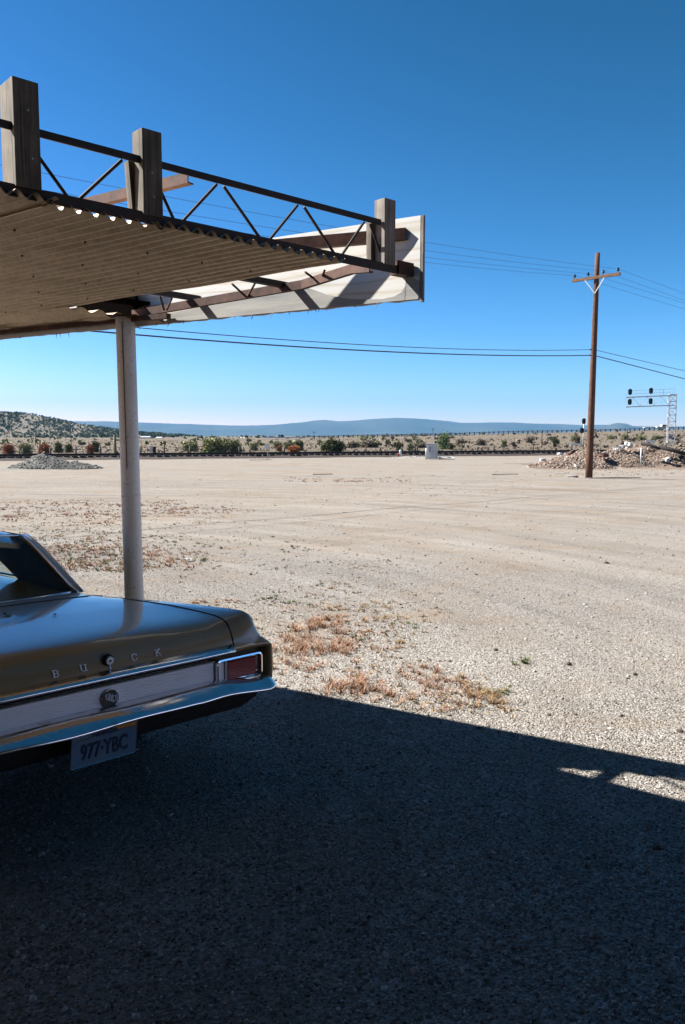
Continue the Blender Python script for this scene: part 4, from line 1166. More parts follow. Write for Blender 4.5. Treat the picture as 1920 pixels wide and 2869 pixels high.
# upper channel behind the right end
a = at_z(1137, 655, 2.76); c_ = at_z(790, 685, 2.76)
channel(a, a + (c_ - a) * 1.3, .060, .035, 'rusty_purlin', M['rust_bright'])
# edge channel beneath the fascia, bending toward the truss end
path = [at_n(1036, 749, 3.46), at_n(985, 753, 3.50), at_n(845, 797, 3.58), at_n(454, 865, 3.63)]
path.append(path[-1] + (path[-1] - path[-2]) * .25)
for a, c_ in zip(path[:-1], path[1:]): channel(a, c_, .045, .022, 'edge_channel', M['rust_bright'], 1)
# web rods and brackets between the sheet edge and the fascia
for (u0, v0, u1, v1) in ((650, 795, 688, 830), (718, 788, 695, 830), (855, 762, 893, 790), (910, 758, 897, 788), (450, 832, 460, 868), (482, 836, 468, 868)):
    MB().tube([at_n(u0, v0, 3.50), at_n(u1, v1, 3.60)], .006, 7).build('web_rod', M['rust'], cn)
for (u0, v0, u1, v1) in ((465, 822, 606, 845), (722, 785, 845, 808)):
    a, c_ = at_z(u0, v0, 2.553), at_z(u1, v1, 2.553)
    MB().bar(a - (c_ - a) * .5, c_, .035, .03).build('bracket', M['dark_steel'], cn)
# plate closing the corner beside the pillar
q0, q1 = at_n(215, 850, 3.645), at_n(380, 850, 3.645)
MB().hexa([Vector((p_.x, p_.y, z_)) - FN * o_ for z_ in (2.475, 2.80) for p_, o_ in ((q0, 0), (q1, 0), (q1, -.02), (q0, -.02))]).build('gusset_plate', M['matt_dark'], cn)
q0, q1 = at_n(404, 850, 3.640), at_n(446, 850, 3.640)
MB().hexa([Vector((p_.x, p_.y, z_)) - FN * o_ for z_ in (2.475, 2.53) for p_, o_ in ((q0, 0), (q1, 0), (q1, -.02), (q0, -.02))]).build('gusset_plate', M['matt_dark'], cn)
MB().bar((-1.44, 4.77, 2.556), (-1.20, 5.00, 2.556), .085, .022).build('bracket', M['matt_dark'], cn)
# lower angle along the fascia on the left, pillar cap
a = at_n(352, 905, 3.62); a.z = 2.455
MB().bar(a + FD * .35, a - FD * 6, .04, .03).build('edge_beam', M['rust'], cn)
MB().box(-.09, .09, -.09, .09, 2.468, 2.476, Matrix.Translation(Vector((ptop.x, 4.95, 0)))).build('cap_plate', M['rust'], cn)

# ================================================================ CAR
CO = Vector((-1.0, 3.344, 0)); CR = Vector((.743, .669, 0)); CA = Vector((-.79, .613, 0))
def cp(r, a, z): return CO + CR * r + CA * a + Vector((0, 0, z))
car = empty('parked_car', CO); tag(car, 'old dark bronze sedan seen from behind with chrome bumper under the canopy', 'car')
def cpart(mb, nm, mm, smooth=False, parent=None, bevel=0):
    return mb.build(nm, mm, parent or car, smooth, bevel)
def itp(x, xs, ys): return float(np.interp(x, xs, ys))
hA = ([0, .02, .05, .09, .14, .22, .45, .8, 1.2, 1.6, 3.0, 3.4, 4.6, 5.0, 5.15], [.735, .790, .835, .858, .868, .874, .880, .882, .880, .90, .92, .92, .86, .80, .70])
RrA = ([0, .1, .6, 1.2, 3, 4.6, 5.1], [.765, .762, .70, .64, .72, .76, .70])
RbA = ([0, .03, .1, .6, 1.2, 3, 4.6, 5.15], [.872, .890, .90, .935, .95, .95, .92, .80])
hE = ([0, .012, .025, .04, .06, .10, .3, .6, .9, 1.2, 1.6, 3.0], [.735, .80, .850, .876, .886, .888, .885, .876, .862, .850, .86, .90])
def sec(A):
    h = itp(A, *hA); he = itp(A, *hE) if A < 3 else h - .018; rr_ = itp(A, *RrA); rb = itp(A, *RbA)
    zs = .725
    pts = [(0, h), (.2, h - .001), (.4, h - .004), (.54, h - .006), (rr_ - .06, (h + he) / 2 - .004), (rr_ - .015, he), (rr_ + .012, max(he - .014, zs)),
           (rr_ + .035, max(he * .5 + zs * .5, zs)), (rr_ + (rb - rr_) * .45, zs + .028 if he > zs + .05 else zs), (rb - .030, zs + .004), (rb - .010, zs - .012), (rb, zs - .045), (rb + .002, .60), (rb - .006, .52), (rb - .03, .45), (rb - .14, .38)]
    fl = .505 - .125 * min(1.0, A / .40)
    pts = [(p_[0], max(p_[1], fl)) for p_ in pts]
    return pts
As = [0, .008, .02, .035, .05, .07, .09, .115, .14, .18, .22, .3, .45, .6, .8, 1.0, 1.2, 1.6, 2.2, 3.0, 3.4, 4.0, 4.6, 4.9, 5.05, 5.15]
def full(pts): return [(-r_, z) for r_, z in reversed(pts[1:])] + pts
rows = []
# recess lip first
lip = [(min(r_, .848), min(z, .706)) for r_, z in sec(0)]
rows.append([cp(r_, .055, z) for r_, z in full(lip)])
rows.append([cp(r_, .004, z) for r_, z in full(lip)])
lip2 = [(min(r_, .862), min(z, .722)) for r_, z in sec(0)]
rows.append([cp(r_, -.004, z) for r_, z in full(lip2)])
for A in As: rows.append([cp(r_, A, z) for r_, z in full(sec(A))])
body = cpart(MB().grid(rows), 'car_body', M['paint'], True)
# front closing
fr = [cp(r_, 5.15, z) for r_, z in full(sec(5.15))]
cpart(MB().add(fr, [tuple(range(len(fr)))]), 'front_panel', M['paint'])
# underside and valance
cpart(MB().add([cp(r_, a, z) for r_, a, z in ((-.72, .30, .33), (.72, .30, .33), (.72, 5.0, .30), (-.72, 5.0, .30))], [(0, 1, 2, 3)]), 'underbody', M['black'])
P = []
for r_ in np.linspace(-.862, .862, 25):
    e = abs(r_) / .86
    P.append([cp(r_, .06, .72), cp(r_, .06, .60), cp(r_, .06, .53), cp(r_, .06, .50), cp(r_ * .97, .08, .43), cp(r_ * .92, .14, .37), cp(r_ * .85, .30, .33)])
cpart(MB().grid([r_[:3] for r_ in P]), 'rear_panel', M['recess'], True); cpart(MB().grid([r_[2:] for r_ in P]), 'valance', M['black'], True)
# boot lid seams
def surf(r_, A):
    pts = sec(A); k = [p for p in pts[:7]]
    return float(np.interp(abs(r_), [p[0] for p in k], [p[1] for p in k]))
mb = MB()
for s_ in (-1, 1):
    mb.tube([cp(s_ * (.640 - .05 * max(0, A - .5)), A - .001, surf(.64, A) + .0006) for A in (0, .008, .02, .035, .05, .07, .09, .115, .14, .18, .22, .3, .45, .6, .8, 1.0)], .0034, 6)
mb.tube([cp(q * .61, 1.0, surf(q * .61, 1.0) + .0006) for q in np.linspace(-1, 1, 15)], .0030, 6)
cpart(mb, 'boot_seam', M['black'])
for (r_, A, sz, an, lb) in ((-.02, .78, .022, .3, 'dry brown leaf lying on the boot lid below the rear window'), (-.30, .48, .013, 1.0, 'small dry leaf on the left part of the boot lid'), (.12, .62, .010, 2.0, 'tiny dry leaf in the middle of the boot lid')):
    z = surf(r_, A) + .003
    q = [cp(r_ + sz * math.cos(an + t_) * (1 if k % 2 == 0 else .55), A + sz * 1.5 * math.sin(an + t_) * (1 if k % 2 == 0 else .5), z + .004 * (k % 3)) for k, t_ in enumerate(np.linspace(0, 5.6, 8))]
    tag(MB().add(q, [tuple(range(8))]).build('dry_leaf', M['bark'], None), lb, 'leaf')
# upper chrome strip
def strip(r0, r1, pts2, n_=24, bow=0.0):
    P_ = []
    for i in range(n_ + 1):
        r_ = r0 + (r1 - r0) * i / n_
        P_.append([cp(r_, a, z) for a, z in pts2])
    mb = MB().grid(P_, True)
    k_ = len(pts2); base_ = len(mb.v)
    mb.f.append(tuple(range(k_))); mb.f.append(tuple(base_ - 1 - i for i in range(k_))); return mb
cpart(strip(-.63, .63, [(.0, .710), (-.020, .711), (-.026, .716), (-.024, .722), (-.002, .748), (.004, .73)]), 'trim_strip', M['chrome_trim'], True)
# ribbed panel
gp = cpart(strip(-.530, .530, [(.058, .566), (.012, .566)] + [(.010 + .0022 * (k % 2), .568 + .108 * k / 18) for k in range(19)] + [(.012, .678), (.058, .678)]), 'ribbed_panel', M['ribbed'])
for z_ in (.563, .681):
    cpart(strip(-.533, .533, [(.016, z_ - .003), (.004, z_ - .003), (.004, z_ + .003), (.016, z_ + .003)]), 'panel_edge', M['chrome_trim'], False, gp)
# tail lamps
def rrect(r0, r1, z0, z1, rad, n_=6):
    out_ = []
    for (cx, cz, a0_) in ((r1 - rad, z1 - rad, 0), (r0 + rad, z1 - rad, 90), (r0 + rad, z0 + rad, 180), (r1 - rad, z0 + rad, 270)):
        for i in range(n_ + 1):
            a_ = R(a0_ + 90 * i / n_); out_.append((cx + math.cos(a_) * rad, cz + math.sin(a_) * rad))
    return out_
for s_ in (1, -1):
    lamp = empty('tail_lamp', cp(s_ * .665, 0, .62)); lamp.parent = car; lamp.matrix_parent_inverse = car.matrix_basis.inverted()
    def lp(mb, nm, mm, sm=False):
        o = mb.build(nm, mm, None, sm); o.parent = lamp; o.matrix_parent_inverse = Matrix.Translation(lamp.location).inverted(); return o
    ro, ri = rrect(.537, .803, .560, .684, .024), rrect(.544, .796, .567, .677, .018)
    P = [[cp(s_ * r_, .055, z) for r_, z in ro], [cp(s_ * r_, -.006, z) for r_, z in ro], [cp(s_ * r_, -.008, z) for r_, z in ri], [cp(s_ * r_, .03, z) for r_, z in ri]]
    lp(MB().grid(P, True), 'bezel', M['chrome_trim'])
    lp(MB().add([cp(s_ * r_, .022, z) for r_, z in ri], [tuple(range(len(ri)))]), 'lamp_bowl', M['chrome'])
    lens = rrect(.597, .770, .577, .668, .012)
    P = [[cp(s_ * r_, .021, z) for r_, z in lens], [cp(s_ * r_, .002, z) for r_, z in lens], [cp(s_ * (r_ * .94 + .685 * .06), -.004, z * .94 + .6225 * .06) for r_, z in lens]]
    mb = MB().grid(P, True); k_ = len(lens); mb.f.append(tuple(range(2 * k_, 3 * k_)))
    lp(mb, 'lens', M['red'])
    q = [(.589, .570), (.594, .570), (.594, .674), (.589, .674)]
    mb = MB().hexa([cp(s_ * r_, a, z) for a in (-.007, .02) for r_, z in q]); lp(mb, 'divider', M['chrome_trim'])
    rv = [(.548, .572), (.585, .572), (.585, .672), (.548, .672)]
    mb = MB().hexa([cp(s_ * r_, a, z) for a in (.006, .021) for r_, z in rv]); lp(mb, 'reverse_lens', M['ribbed'])
# bumper (blade that wraps round the corners)
P = []
rs = list(np.linspace(-.80, .80, 33))
def bprof(r_, a0_, dz=0):
    dz += .034 * (1 - float(sstep(.50, .86, abs(r_))))
    return [(a0_ + .05, .556 + dz), (a0_ - .015, .556 + dz), (a0_ - .035, .550 + dz), (a0_ - .065, .530 + dz), (a0_ - .090, .508 + dz), (a0_ - .097, .500 + dz), (a0_ - .094, .494 + dz), (a0_ - .06, .490 + dz), (a0_ + .03, .49 + dz)]
dent = lambda r_: .006 * math.sin(r_ * 9 + .6) * math.exp(-((r_ + .15) / .45) ** 2) - .004 * math.exp(-((r_ - .42) / .03) ** 2)
full_r = [-.905] + rs + [.905]
for r_ in rs:
    P.append([cp(r_, a, z + (dent(r_) if a < -.05 else 0)) for a, z in bprof(r_, .0 + .03 * (abs(r_) / .8) ** 2)])
mbp = MB()
# corners
def corner(s_):
    out_ = []
    for i in range(1, 8):
        t_ = i / 7 * math.pi / 2
        row = []
        for a, z in bprof(.8, .03):
            e = .06 - (a - .03)      # distance outwards from the pivot at a=.09
            e = .09 - a
            rr_ = .80 + math.sin(t_) * (.035 + e * .42) ; aa = .09 - math.cos(t_) * e + (1 - math.cos(t_)) * 0.0
            row.append(cp(s_ * rr_, aa, z + .012 * math.sin(t_)))
        out_.append(row)
    last = [p + CA * .35 for p in out_[-1]]; out_.append(last)
    return out_
P = list(reversed(corner(-1))) + P + corner(1)
cpart(MB().grid(P, True), 'bumper', M['chrome'], True)
# lock
lk = cpart(MB().tube([cp(0, .015, .790), cp(0, -.004, .788)], [.0185, .0175], 20), 'boot_lock', M['satin'], False)
cpart(MB().tube([cp(0, .02, .790), cp(0, .003, .789)], [.026, .023], 20), 'lock_surround', M['black'], False, lk)
cpart(MB().tube([cp(0, -.0035, .788), cp(0, -.006, .788)], [.006, .005], 12), 'keyhole', M['black'], False, lk)
# letters
def text_mesh(s, size, extrude, xs=1.0):
    cu = bpy.data.curves.new('t', 'FONT'); cu.body = s; cu.size = size; cu.extrude = extrude; cu.align_x = 'CENTER'; cu.align_y = 'CENTER'; cu.resolution_u = 3; cu.offset = size * .022
    ob = bpy.data.objects.new('t', cu); col.objects.link(ob)
    dg = bpy.context.evaluated_depsgraph_get(); me = bpy.data.meshes.new_from_object(ob.evaluated_get(dg))
    bpy.data.objects.remove(ob); me.transform(Matrix.Diagonal((xs, 1, 1, 1))); return me
def put(me, nm, mm, origin, xdir, zdir, parent):
    ydir = zdir.cross(xdir).normalized(); xd = xdir.normalized(); zd = zdir - xd * zdir.dot(xd); zd.normalize(); nrm = xd.cross(zd)
    mt = Matrix((xd, zd, nrm)).transposed().to_4x4(); mt.translation = origin
    me.transform(mt); return link(nm, me, mm, parent)
up_dir = (cp(0, .035, .835 - .02) - cp(0, .004, .745)).normalized()
def glyph_B(mb): pass
# serifed letters built from strokes (x, y in units of letter height)
ST = {'B': [((-.38, .5), (.15, .5)), ((-.38, -.5), (.15, -.5)), ((-.22, -.5), (-.22, .5)), ((-.2, .03), (.15, .03)), ((.15, .5), (.32, .38)), ((.32, .38), (.32, .15)), ((.32, .15), (.15, .03)), ((.15, .03), (.38, -.12)), ((.38, -.12), (.38, -.36)), ((.38, -.36), (.15, -.5))],
      'U': [((-.5, .5), (-.12, .5)), ((.12, .5), (.5, .5)), ((-.31, .5), (-.31, -.3)), ((-.31, -.3), (-.12, -.5)), ((-.12, -.5), (.12, -.5)), ((.12, -.5), (.31, -.3)), ((.31, .5), (.31, -.5)), ((.31, -.5), (.5, -.5))],
      'I': [((-.2, .5), (.2, .5)), ((-.2, -.5), (.2, -.5)), ((0, -.5), (0, .5))],
      'C': [((.38, .5), (.38, .2)), ((.38, .3), (.15, .5)), ((.15, .5), (-.15, .5)), ((-.15, .5), (-.36, .25)), ((-.36, .25), (-.36, -.25)), ((-.36, -.25), (-.15, -.5)), ((-.15, -.5), (.15, -.5)), ((.15, -.5), (.38, -.25))],
      'K': [((-.42, .5), (-.1, .5)), ((-.42, -.5), (-.1, -.5)), ((-.26, -.5), (-.26, .5)), ((-.24, -.05), (.3, .5)), ((.1, .5), (.45, .5)), ((-.05, .12), (.34, -.5)), ((.15, -.5), (.5, -.5))]}
def body_surf_a(z): return float(np.interp(z, [.735, .79, .835, .858], [0, .02, .05, .09]))
for ch, r_, z_ in (('B', -.232, .776), ('U', -.112, .777), ('I', .004, .760), ('C', .122, .779), ('K', .238, .779)):
    hL = .025 if ch != 'I' else .017
    mb = MB()
    for (x0, y0), (x1, y1) in ST[ch]:
        za, zb2 = z_ + y0 * hL, z_ + y1 * hL
        a = cp(r_ + x0 * hL * 1.25, body_surf_a(za) - .003, za); c_ = cp(r_ + x1 * hL * 1.25, body_surf_a(zb2) - .003, zb2)
        mb.bar(a, c_, 0.0040 if abs(x0 - x1) < .02 else .0025, .004, CA)
    o = cpart(mb, 'letter', M['satin']); o['label'] = f'chrome letter {ch} on the boot lid'
# round emblem
em = cpart(MB().tube([cp(0, .013, .622), cp(0, .005, .622)], .0415, 32), 'emblem', M['recess'], False)
ring = []
for i in range(37):
    a = 2 * math.pi * i / 36; ring.append(cp(math.cos(a) * .0400, .004, .622 + math.sin(a) * .0400))
cpart(MB().tube(ring, .0030, 6), 'emblem_ring', M['satin'], True, em)
for k in range(3):
    c0 = (-.012 + .012 * k, .630 - .006 * k)
    sh = [(-.010, .012), (.010, .012), (.010, -.002), (.003, -.013), (-.003, -.013), (-.010, -.002)]
    q = [cp(c0[0] + x_, .002 - .0012 * k, c0[1] + z_) for x_, z_ in sh]; n_ = len(q)
    mb = MB()
    for i in range(n_): mb.tube([q[i], q[(i + 1) % n_]], .0017, 5)
    mb.bar(q[0], q[3], .0015, .0015)
    cpart(mb, 'shield', M['satin'], False, em)
# licence plate
PC = (-.056, -.035, .440)
def plate_pt(r_, z_, a_=0): return cp(PC[0] + r_, PC[1] + a_ - (z_) * .12, PC[2] + z_)
pl = empty('license_plate', plate_pt(0, 0)); pl.parent = car; pl.matrix_parent_inverse = car.matrix_basis.inverted()
def pp(mb, nm, mm):
    o = mb.build(nm, mm, None); o.parent = pl; o.matrix_parent_inverse = Matrix.Translation(pl.location).inverted(); return o
pr = rrect(-.150, .150, -.076, .076, .010, 4)
n_ = len(pr)
mb = MB().grid([[plate_pt(x_, z_, .0) for x_, z_ in pr], [plate_pt(x_, z_, .002) for x_, z_ in pr]], True); mb.f.append(tuple(range(n_))); mb.f.append(tuple(range(n_, 2 * n_)))
pp(mb, 'plate_sheet', M['plate'])
loop = [plate_pt(x_ * .985, z_ * .975, -.001) for x_, z_ in pr] 
pp(MB().tube(loop + [loop[0]], .0016, 5), 'plate_rim', M['chrome_trim'])
xd = CR.copy(); zd = (plate_pt(0, .05) - plate_pt(0, 0)).normalized()
for s, size, xs_, r_, z_, mm in (('977\u00b7YBC', .098, .60, 0, -.014, M['plate_blue']), ('NEVADA', .030, .95, 0, .056, M['plate_blue'])):
    me = text_mesh(s, size, .0008, xs_)
    o = put(me, 'plate_lettering', mm, plate_pt(r_, z_, -.0022), xd, zd, None); o.parent = pl; o.matrix_parent_inverse = Matrix.Translation(pl.location).inverted()
# mountains and sunset along the top of the plate
mp = [(-.145, .040), (-.11, .052), (-.08, .047), (-.05, .060), (-.02, .050), (.02, .062), (.06, .052), (.10, .058), (.145, .048)]
mb = MB().add([plate_pt(x_, z_, -.0006) for x_, z_ in mp] + [plate_pt(x_, z_ - .006, -.0006) for x_, z_ in reversed(mp)], [tuple(range(2 * len(mp)))]); pp(mb, 'mountain_print', M['plate_hill'])
mb = MB().add([plate_pt(x_, z_, -.0008) for x_, z_ in ((.045, .058), (.143, .052), (.143, .070), (.045, .070))], [(0, 1, 2, 3)]); pp(mb, 'sunset_print', M['plate_orange'])
# greenhouse
def gtop(r_, A):   # roof surface
    e = abs(r_) / .60
    return 1.205 - .055 * e ** 3 - .05 * max(0, (2.0 - A) / .3) ** 2 - .06 * max(0, (A - 3.0) / .3) ** 2
P = []
for A in np.linspace(1.68, 3.15, 16):
    P.append([cp(r_, A, gtop(r_, A)) for r_ in np.linspace(-.60, .60, 17)])
P2 = [[p - Vector((0, 0, .03)) for p in r_] for r_ in P]
mb = MB().grid(P).grid(P2)
for q0, q1 in ((P[0], P2[0]), (P[-1], P2[-1])): mb.grid([q0, q1])
mb.grid([[r_[0] for r_ in P], [r_[0] for r_ in P2]]); mb.grid([[r_[-1] for r_ in P], [r_[-1] for r_ in P2]])
cpart(mb, 'roof', M['paint'], True)
cpart(MB().grid([[p - Vector((0, 0, .034)) for p in r_[1:-1]] for r_ in P]), 'headliner', M['seat'])
zD = .878
def pillar_bar(pts, wd, th, nm, sd):
    P_ = []
    for p_, ww in pts:
        p_ = Vector(p_); o1 = Vector(ww)
        P_.append([p_ - o1, p_ + o1, p_ + o1 + sd, p_ - o1 + sd])
    mb = MB().grid(P_, True); k_ = len(P_); mb.f.append((0, 1, 2, 3)); mb.f.append(tuple(4 * (k_ - 1) + i for i in (3, 2, 1, 0)))
    return cpart(mb, nm, M['paint'], True)
for s_ in (-1, 1):
    # C pillar: broad curved sail from roof corner to deck
    P_ = []
    for t_ in np.linspace(0, 1, 10):
        r_out = .60 - .02 * t_ + .03 * t_ ** 2; A_ = 1.72 - .55 * t_ ** .9; z_ = 1.150 - (1.150 - .862) * t_ ** 1.15
        A2 = 2.30 - .60 * t_
        P_.append([cp(s_ * (r_out - .045), A_ - .01, z_ + .004), cp(s_ * r_out, A_ + .02, z_), cp(s_ * (r_out + .012), (A_ + A2) / 2, z_), cp(s_ * (r_out + .012), A2, z_), cp(s_ * (r_out - .03), A2, z_), cp(s_ * (r_out - .045), A_ + .05, z_)])
    cpart(MB().grid(P_, True), 'rear_roof_pillar', M['paint'], True)
    P_ = []; hl = []
    for t_ in np.linspace(0, 1, 10):
        r_out = .60 - .02 * t_ + .03 * t_ ** 2; A_ = 1.72 - .55 * t_ ** .9; z_ = 1.150 - (1.150 - .862) * t_ ** 1.15
        P_.append([cp(s_ * (r_out - .056), A_ + .02, z_), cp(s_ * (r_out - .050), 2.30 - .60 * t_, z_)])
    cpart(MB().grid(P_), 'pillar_lining', M['seat'])
    # chrome strip along the window edge
    cpart(MB().tube([cp(s_ * (.60 - .02 * t_ + .03 * t_ ** 2 - .047), 1.72 - .55 * t_ ** .9 - .014, 1.150 - (1.150 - .862) * t_ ** 1.15 + .006) for t_ in np.linspace(-.0, 1, 10)], .007, 6), 'window_trim', M['chrome_trim'], True)
    # drip rail
    cpart(MB().tube([cp(s_ * (.605 - .02 * t_ + .03 * t_ ** 2), 1.72 - .55 * t_ ** .9 + .02, 1.150 - (1.150 - .862) * t_ ** 1.15 + .003) for t_ in np.linspace(-.0, 1, 10)] , .006, 6), 'window_trim', M['chrome_trim'], True)
    cpart(MB().bar(cp(s_ * .60, 2.66, .90), cp(s_ * .585, 2.62, 1.155), .03, .05), 'door_pillar', M['paint'])
    cpart(MB().bar(cp(s_ * .66, 3.75, .90), cp(s_ * .57, 3.15, 1.14), .03, .04), 'windscreen_pillar', M['paint'])
    cpart(MB().add([cp(s_ * .635, 1.70, .875), cp(s_ * .65, 3.70, .90), cp(s_ * .575, 3.15, 1.14), cp(s_ * .59, 2.28, 1.15)], [(0, 1, 2, 3)]), 'side_window', M['glass'])
    cpart(MB().tube([cp(s_ * .64, 1.3, .885), cp(s_ * .65, 3.7, .905)], .007, 6), 'window_sill_trim', M['chrome_trim'])
    # shelf of body between greenhouse base and shoulder is the shell itself
# rear window
P_ = []
for t_ in np.linspace(0, 1, 9):
    row = []
    for q in np.linspace(-1, 1, 17):
        A_ = 1.70 - .52 * t_ - .055 * (1 - abs(q) ** 2.5); z_ = 1.148 + .03 * (1 - q * q) * (1 - t_) - (1.150 - .872) * t_ ** 1.12
        row.append(cp(q * (.553 + .01 * t_), A_, z_))
    P_.append(row)
cpart(MB().grid(P_), 'rear_window', M['glass'], True)
for t_, nm in ((0, 'window_trim'), (8, 'window_trim')):
    cpart(MB().tube([p + Vector((0, 0, .004)) for p in P_[t_]], .007, 6), nm, M['chrome_trim'], True)
cpart(MB().add([cp(.57, 3.15, 1.14), cp(-.57, 3.15, 1.14), cp(-.66, 3.75, .90), cp(.66, 3.75, .90)], [(0, 1, 2, 3)]), 'windscreen', M['glass'])
# interior: parcel shelf, seats
cpart(MB().add([cp(-.60, 1.14, .862 - .02), cp(.60, 1.14, .862 - .02), cp(.60, 1.75, .86), cp(-.60, 1.75, .86)], [(0, 1, 2, 3)]), 'parcel_shelf', M['seat'])
for A_ in (2.35, 3.0): cpart(MB().hexa([cp(r_, a, z) for z, da in ((.40, 0), (.86, -.10)) for r_, a in ((-.52, A_ + da), (.52, A_ + da), (.52, A_ + da + .14), (-.52, A_ + da + .14))]), 'seat_back', M['seat'], bevel=.02)
for r_ in (-.78, .78):
    for A_ in (1.10, 4.05):
        wh = empty('wheel', cp(r_, A_, .33)); wh.parent = car; wh.matrix_parent_inverse = car.matrix_basis.inverted()
        sgn = 1 if r_ > 0 else -1
        for nm, r0_, w_, mm in (('tyre', .33, .09, M['rubber']), ('rim', .19, .095, M['chrome'])):
            o = MB().tube([cp(r_ - sgn * w_, A_, .33), cp(r_ - sgn * w_ * .8, A_, .33), cp(r_ + sgn * w_ * .8, A_, .33), cp(r_ + sgn * w_, A_, .33)], [r0_ * .93, r0_, r0_, r0_ * .93], 28).build(nm, mm, None, False)
            o.parent = wh; o.matrix_parent_inverse = Matrix.Translation(wh.location).inverted()

# ================================================================ WEEDS on the lot
def weed_mesh(seed, n, h0, h1, spread, curl=.5, wd=.0035):
    r2 = np.random.default_rng(seed)
    a = r2.uniform(0, 6.28, n); rad = spread * r2.random(n) ** .7
    nc_ = max(3, n // 22); ca_ = r2.uniform(0, 6.28, nc_); cr_ = spread * r2.random(nc_) ** .6; ci_ = r2.integers(0, nc_, n)
    bx = np.cos(ca_[ci_]) * cr_[ci_] + r2.normal(0, spread * .07, n); by = np.sin(ca_[ci_]) * cr_[ci_] + r2.normal(0, spread * .07, n)
    h = r2.uniform(h0, h1, n) * (1 - .5 * rad / spread)
    da = a + r2.normal(0, .9, n); ln = h * curl * r2.uniform(.3, 1.8, n)
    V = []
    seg = 3
    px_ = -np.sin(da); py_ = np.cos(da)
    rows_ = []
    for k in range(seg + 1):
        t_ = k / seg
        cx = bx + np.cos(da) * ln * t_ ** 1.6; cy = by + np.sin(da) * ln * t_ ** 1.6; cz = h * t_ * (1 - .25 * curl * t_)
        w_ = wd * (1 - .85 * t_) * r2.uniform(.8, 1.2, n)
        rows_.append((np.stack([cx - px_ * w_, cy - py_ * w_, cz], 1), np.stack([cx + px_ * w_, cy + py_ * w_, cz], 1)))
    V = np.stack([q for r_ in rows_ for q in r_], 1)
    k2 = 2 * (seg + 1)
    f0 = np.array([(2 * k, 2 * k + 1, 2 * k + 3, 2 * k + 2) for k in range(seg)])
    Fc = (f0[None] + (np.arange(n) * k2)[:, None, None]).reshape(-1, 4)
    return V.reshape(-1, 3), Fc
def weed(u, v, wpx, mkey, label, n=130, h=.09, seed=0, squash=.6, wd=.0028, curl=.7, cat='weed', name='weed_clump'):
    p = ground_at(u, v); sp = wpx / F * p.y / 2
    V, Fc = weed_mesh(seed or int(u + v), n, h * .3, h, sp, curl, wd)
    V[:, 1] *= squash
    o = link(name, np_mesh(name, V, Fc), M[mkey], None, False, loc=(p.x, p.y, gz(p.x, p.y) - .003))
    tag(o, label, cat, 'weed clumps on the lot'); return o
WD = [
 (1463, 1858, 44, 'greenweed', 'small green weed standing alone on pale gravel', 90, .085),
 (1345, 1950, 120, 'straw', 'orange straw tuft near the shadow edge', 420, .06),
 (1400, 1945, 60, 'greenweed', 'green weed at the right end of the orange tuft', 90, .06),
 (1215, 1945, 200, 'redweed', 'wide brown weed patch left of the orange tuft', 520, .09),
 (1180, 1885, 90, 'redweed', 'rusty weed above the wide brown patch', 160, .08),
 (1255, 1895, 60, 'straw', 'pale straw wisp above the orange tuft', 80, .06),
 (990, 1928, 120, 'redweed', 'brown and green weed patch at the shadow edge beside the car', 380, .10),
 (870, 1815, 170, 'redweed', 'thick rust coloured weeds right behind the taillight corner', 620, .13),
 (905, 1760, 120, 'redweed', 'dry brown weeds above the taillight corner', 360, .12),
 (820, 1875, 120, 'redweed', 'sparse rusty weeds beside the bumper end', 240, .07),
 (960, 1740, 90, 'redweed', 'brown weeds right of the tall dry clump', 200, .07),
 (1035, 1700, 130, 'straw', 'straw coloured flattened weeds in mid gravel', 300, .05),
 (1085, 1740, 90, 'straw', 'flattened straw clump beneath the larger straw weeds', 180, .05),
 (1135, 1755, 60, 'greenweed', 'thin greenish weed right of the flattened straw', 80, .05),
 (1100, 1815, 110, 'straw', 'low straw weeds in the middle of the gravel', 180, .045),
 (925, 1645, 90, 'straw', 'straw weed beside the tyre marks', 140, .05),
 (900, 1640, 40, 'greenweed', 'small dark weed left of the straw weed by the tyre marks', 60, .05),
 (755, 1675, 40, 'greenweed', 'small green tuft between the car boot and the tyre marks', 80, .06),
 (575, 1685, 60, 'redweed', 'rusty tuft just above the car boot', 120, .06),
 (650, 1688, 60, 'redweed', 'second rusty tuft above the car boot', 100, .05),
 (838, 1690, 60, 'greenweed', 'faint green weed below the tyre marks', 90, .05),
 (555, 1570, 40, 'greenweed', 'round green weed beside the white paper scrap', 100, .09),
 (568, 1527, 60, 'greenweed', 'low green weed right of the pillar', 120, .07),
 (490, 1515, 50, 'greenweed', 'greenish tuft close to the right of the pillar', 90, .07),
 (830, 1540, 60, 'greenweed', 'olive weed on sandy ground in the middle', 110, .06),
 (970, 1590, 90, 'straw', 'straw patch right of the tyre marks', 140, .04),
 (450, 1550, 110, 'redweed', 'brown weeds hugging the pillar on the right', 260, .08),
 (1010, 1790, 40, 'greenweed', 'tiny green weed right of the rust coloured weeds', 50, .05),
]
for (u, v, wp, mk_, lb, n_, h_) in WD: weed(u, v, wp * 1.45, mk_, lb, int(n_ * 1.3), h_ * 1.15, squash=1.1, wd=.0030, curl=1.0)
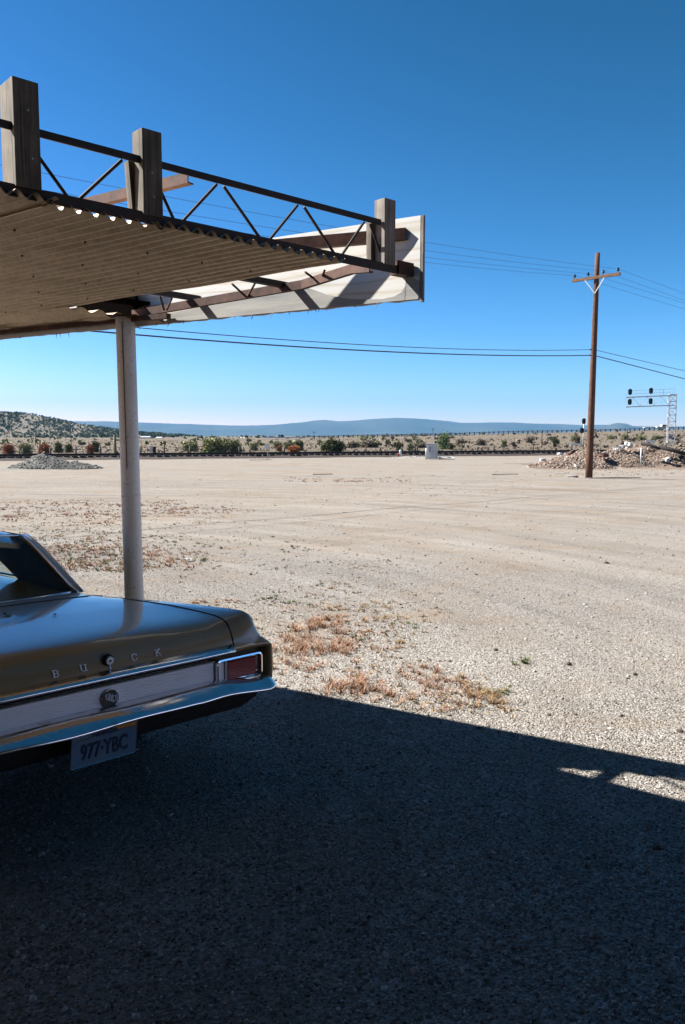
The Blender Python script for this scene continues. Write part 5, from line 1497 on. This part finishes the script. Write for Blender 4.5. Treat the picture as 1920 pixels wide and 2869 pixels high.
# broad weed mat on the left of the lot and rusty bands farther off
def mat_weeds(name, n, regions, mkey, h, label, seed, wd=.004):
    r2 = np.random.default_rng(seed); Vs = []; Fs = []; k = 0
    for (u0, u1, v0, v1, cnt) in regions:
        for _ in range(int(cnt)):
            # cluster
            u = r2.uniform(u0, u1); v = r2.uniform(v0, v1)
            p = ground_at(u, v); nn = int(r2.integers(8, 34))
            V, Fc = weed_mesh(int(r2.integers(1e6)), nn, h * .3, h * r2.uniform(.6, 1.3), r2.uniform(.04, .22) * (1 + p.y * .02), .8, wd * (1 + p.y * .03))
            V = V + np.array([p.x, p.y, gz(p.x, p.y) - .003]); Vs.append(V); Fs.append(Fc + k); k += len(V)
    o = link(name, np_mesh(name, np.concatenate(Vs), np.concatenate(Fs)), M[mkey]); tag(o, label, kind='stuff')
mat_weeds('dry_weeds', 0, [(0, 540, 1402, 1450, 240), (0, 330, 1440, 1475, 60), (100, 420, 1530, 1600, 190), (0, 340, 1490, 1540, 60), (400, 700, 1420, 1440, 50), (800, 1150, 1338, 1352, 90),
                           (1550, 1900, 1312, 1335, 110), (380, 560, 1530, 1590, 50), (780, 1100, 1690, 1960, 60)], 'redweed', .075, 'rusty dry weeds matting the dirt of the lot', 21)
mat_weeds('dry_grass', 0, [(0, 700, 1400, 1600, 260), (500, 1150, 1560, 1900, 130), (700, 1250, 1640, 1800, 60), (1000, 1500, 1320, 1400, 90), (1100, 1450, 1900, 1990, 40)], 'straw', .045, 'sparse straw coloured grass on the lot', 22)
mat_weeds('green_weeds', 0, [(100, 420, 1535, 1600, 120), (60, 500, 1470, 1530, 80), (700, 1100, 1500, 1600, 16)], 'greenweed', .055, 'sparse green weeds on the lot left of the pillar', 23)
# pale dry grass along the far side of the track
r2 = np.random.default_rng(31); Vs = []; Fs = []; k = 0
for _ in range(900):
    s_ = r2.uniform(20, 120); c0 = T0 + td * s_ + tn * r2.uniform(3.2, 9)
    V, Fc = weed_mesh(int(r2.integers(1e6)), 14, .12, .38, .5, .5, .02); V = V + np.array([c0.x, c0.y, gz(c0.x, c0.y)]); Vs.append(V); Fs.append(Fc + k); k += len(V)
tag(link('dry_grass', np_mesh('dry_grass', np.concatenate(Vs), np.concatenate(Fs)), M['straw']), 'pale dry grass along the far side of the railway', kind='stuff')

# ================================================================ HAZE
HZ = 6000
hm = bpy.data.materials.new('haze'); hm.use_nodes = True; t_ = hm.node_tree; t_.nodes.clear()
pv_ = t_.nodes.new('ShaderNodeVolumePrincipled'); pv_.inputs['Color'].default_value = (.10, .36, .66, 1); pv_.inputs['Density'].default_value = 0.000085
pv_.inputs['Anisotropy'].default_value = 0.0
ot = t_.nodes.new('ShaderNodeOutputMaterial'); t_.links.new(pv_.outputs[0], ot.inputs['Volume'])
zlo = -7.0
o = MB().box(-14000, 14000, -60, 9600, zlo, 420).build('haze', hm, None); tag(o, 'thin blue air between the lot and the mountains', kind='stuff')
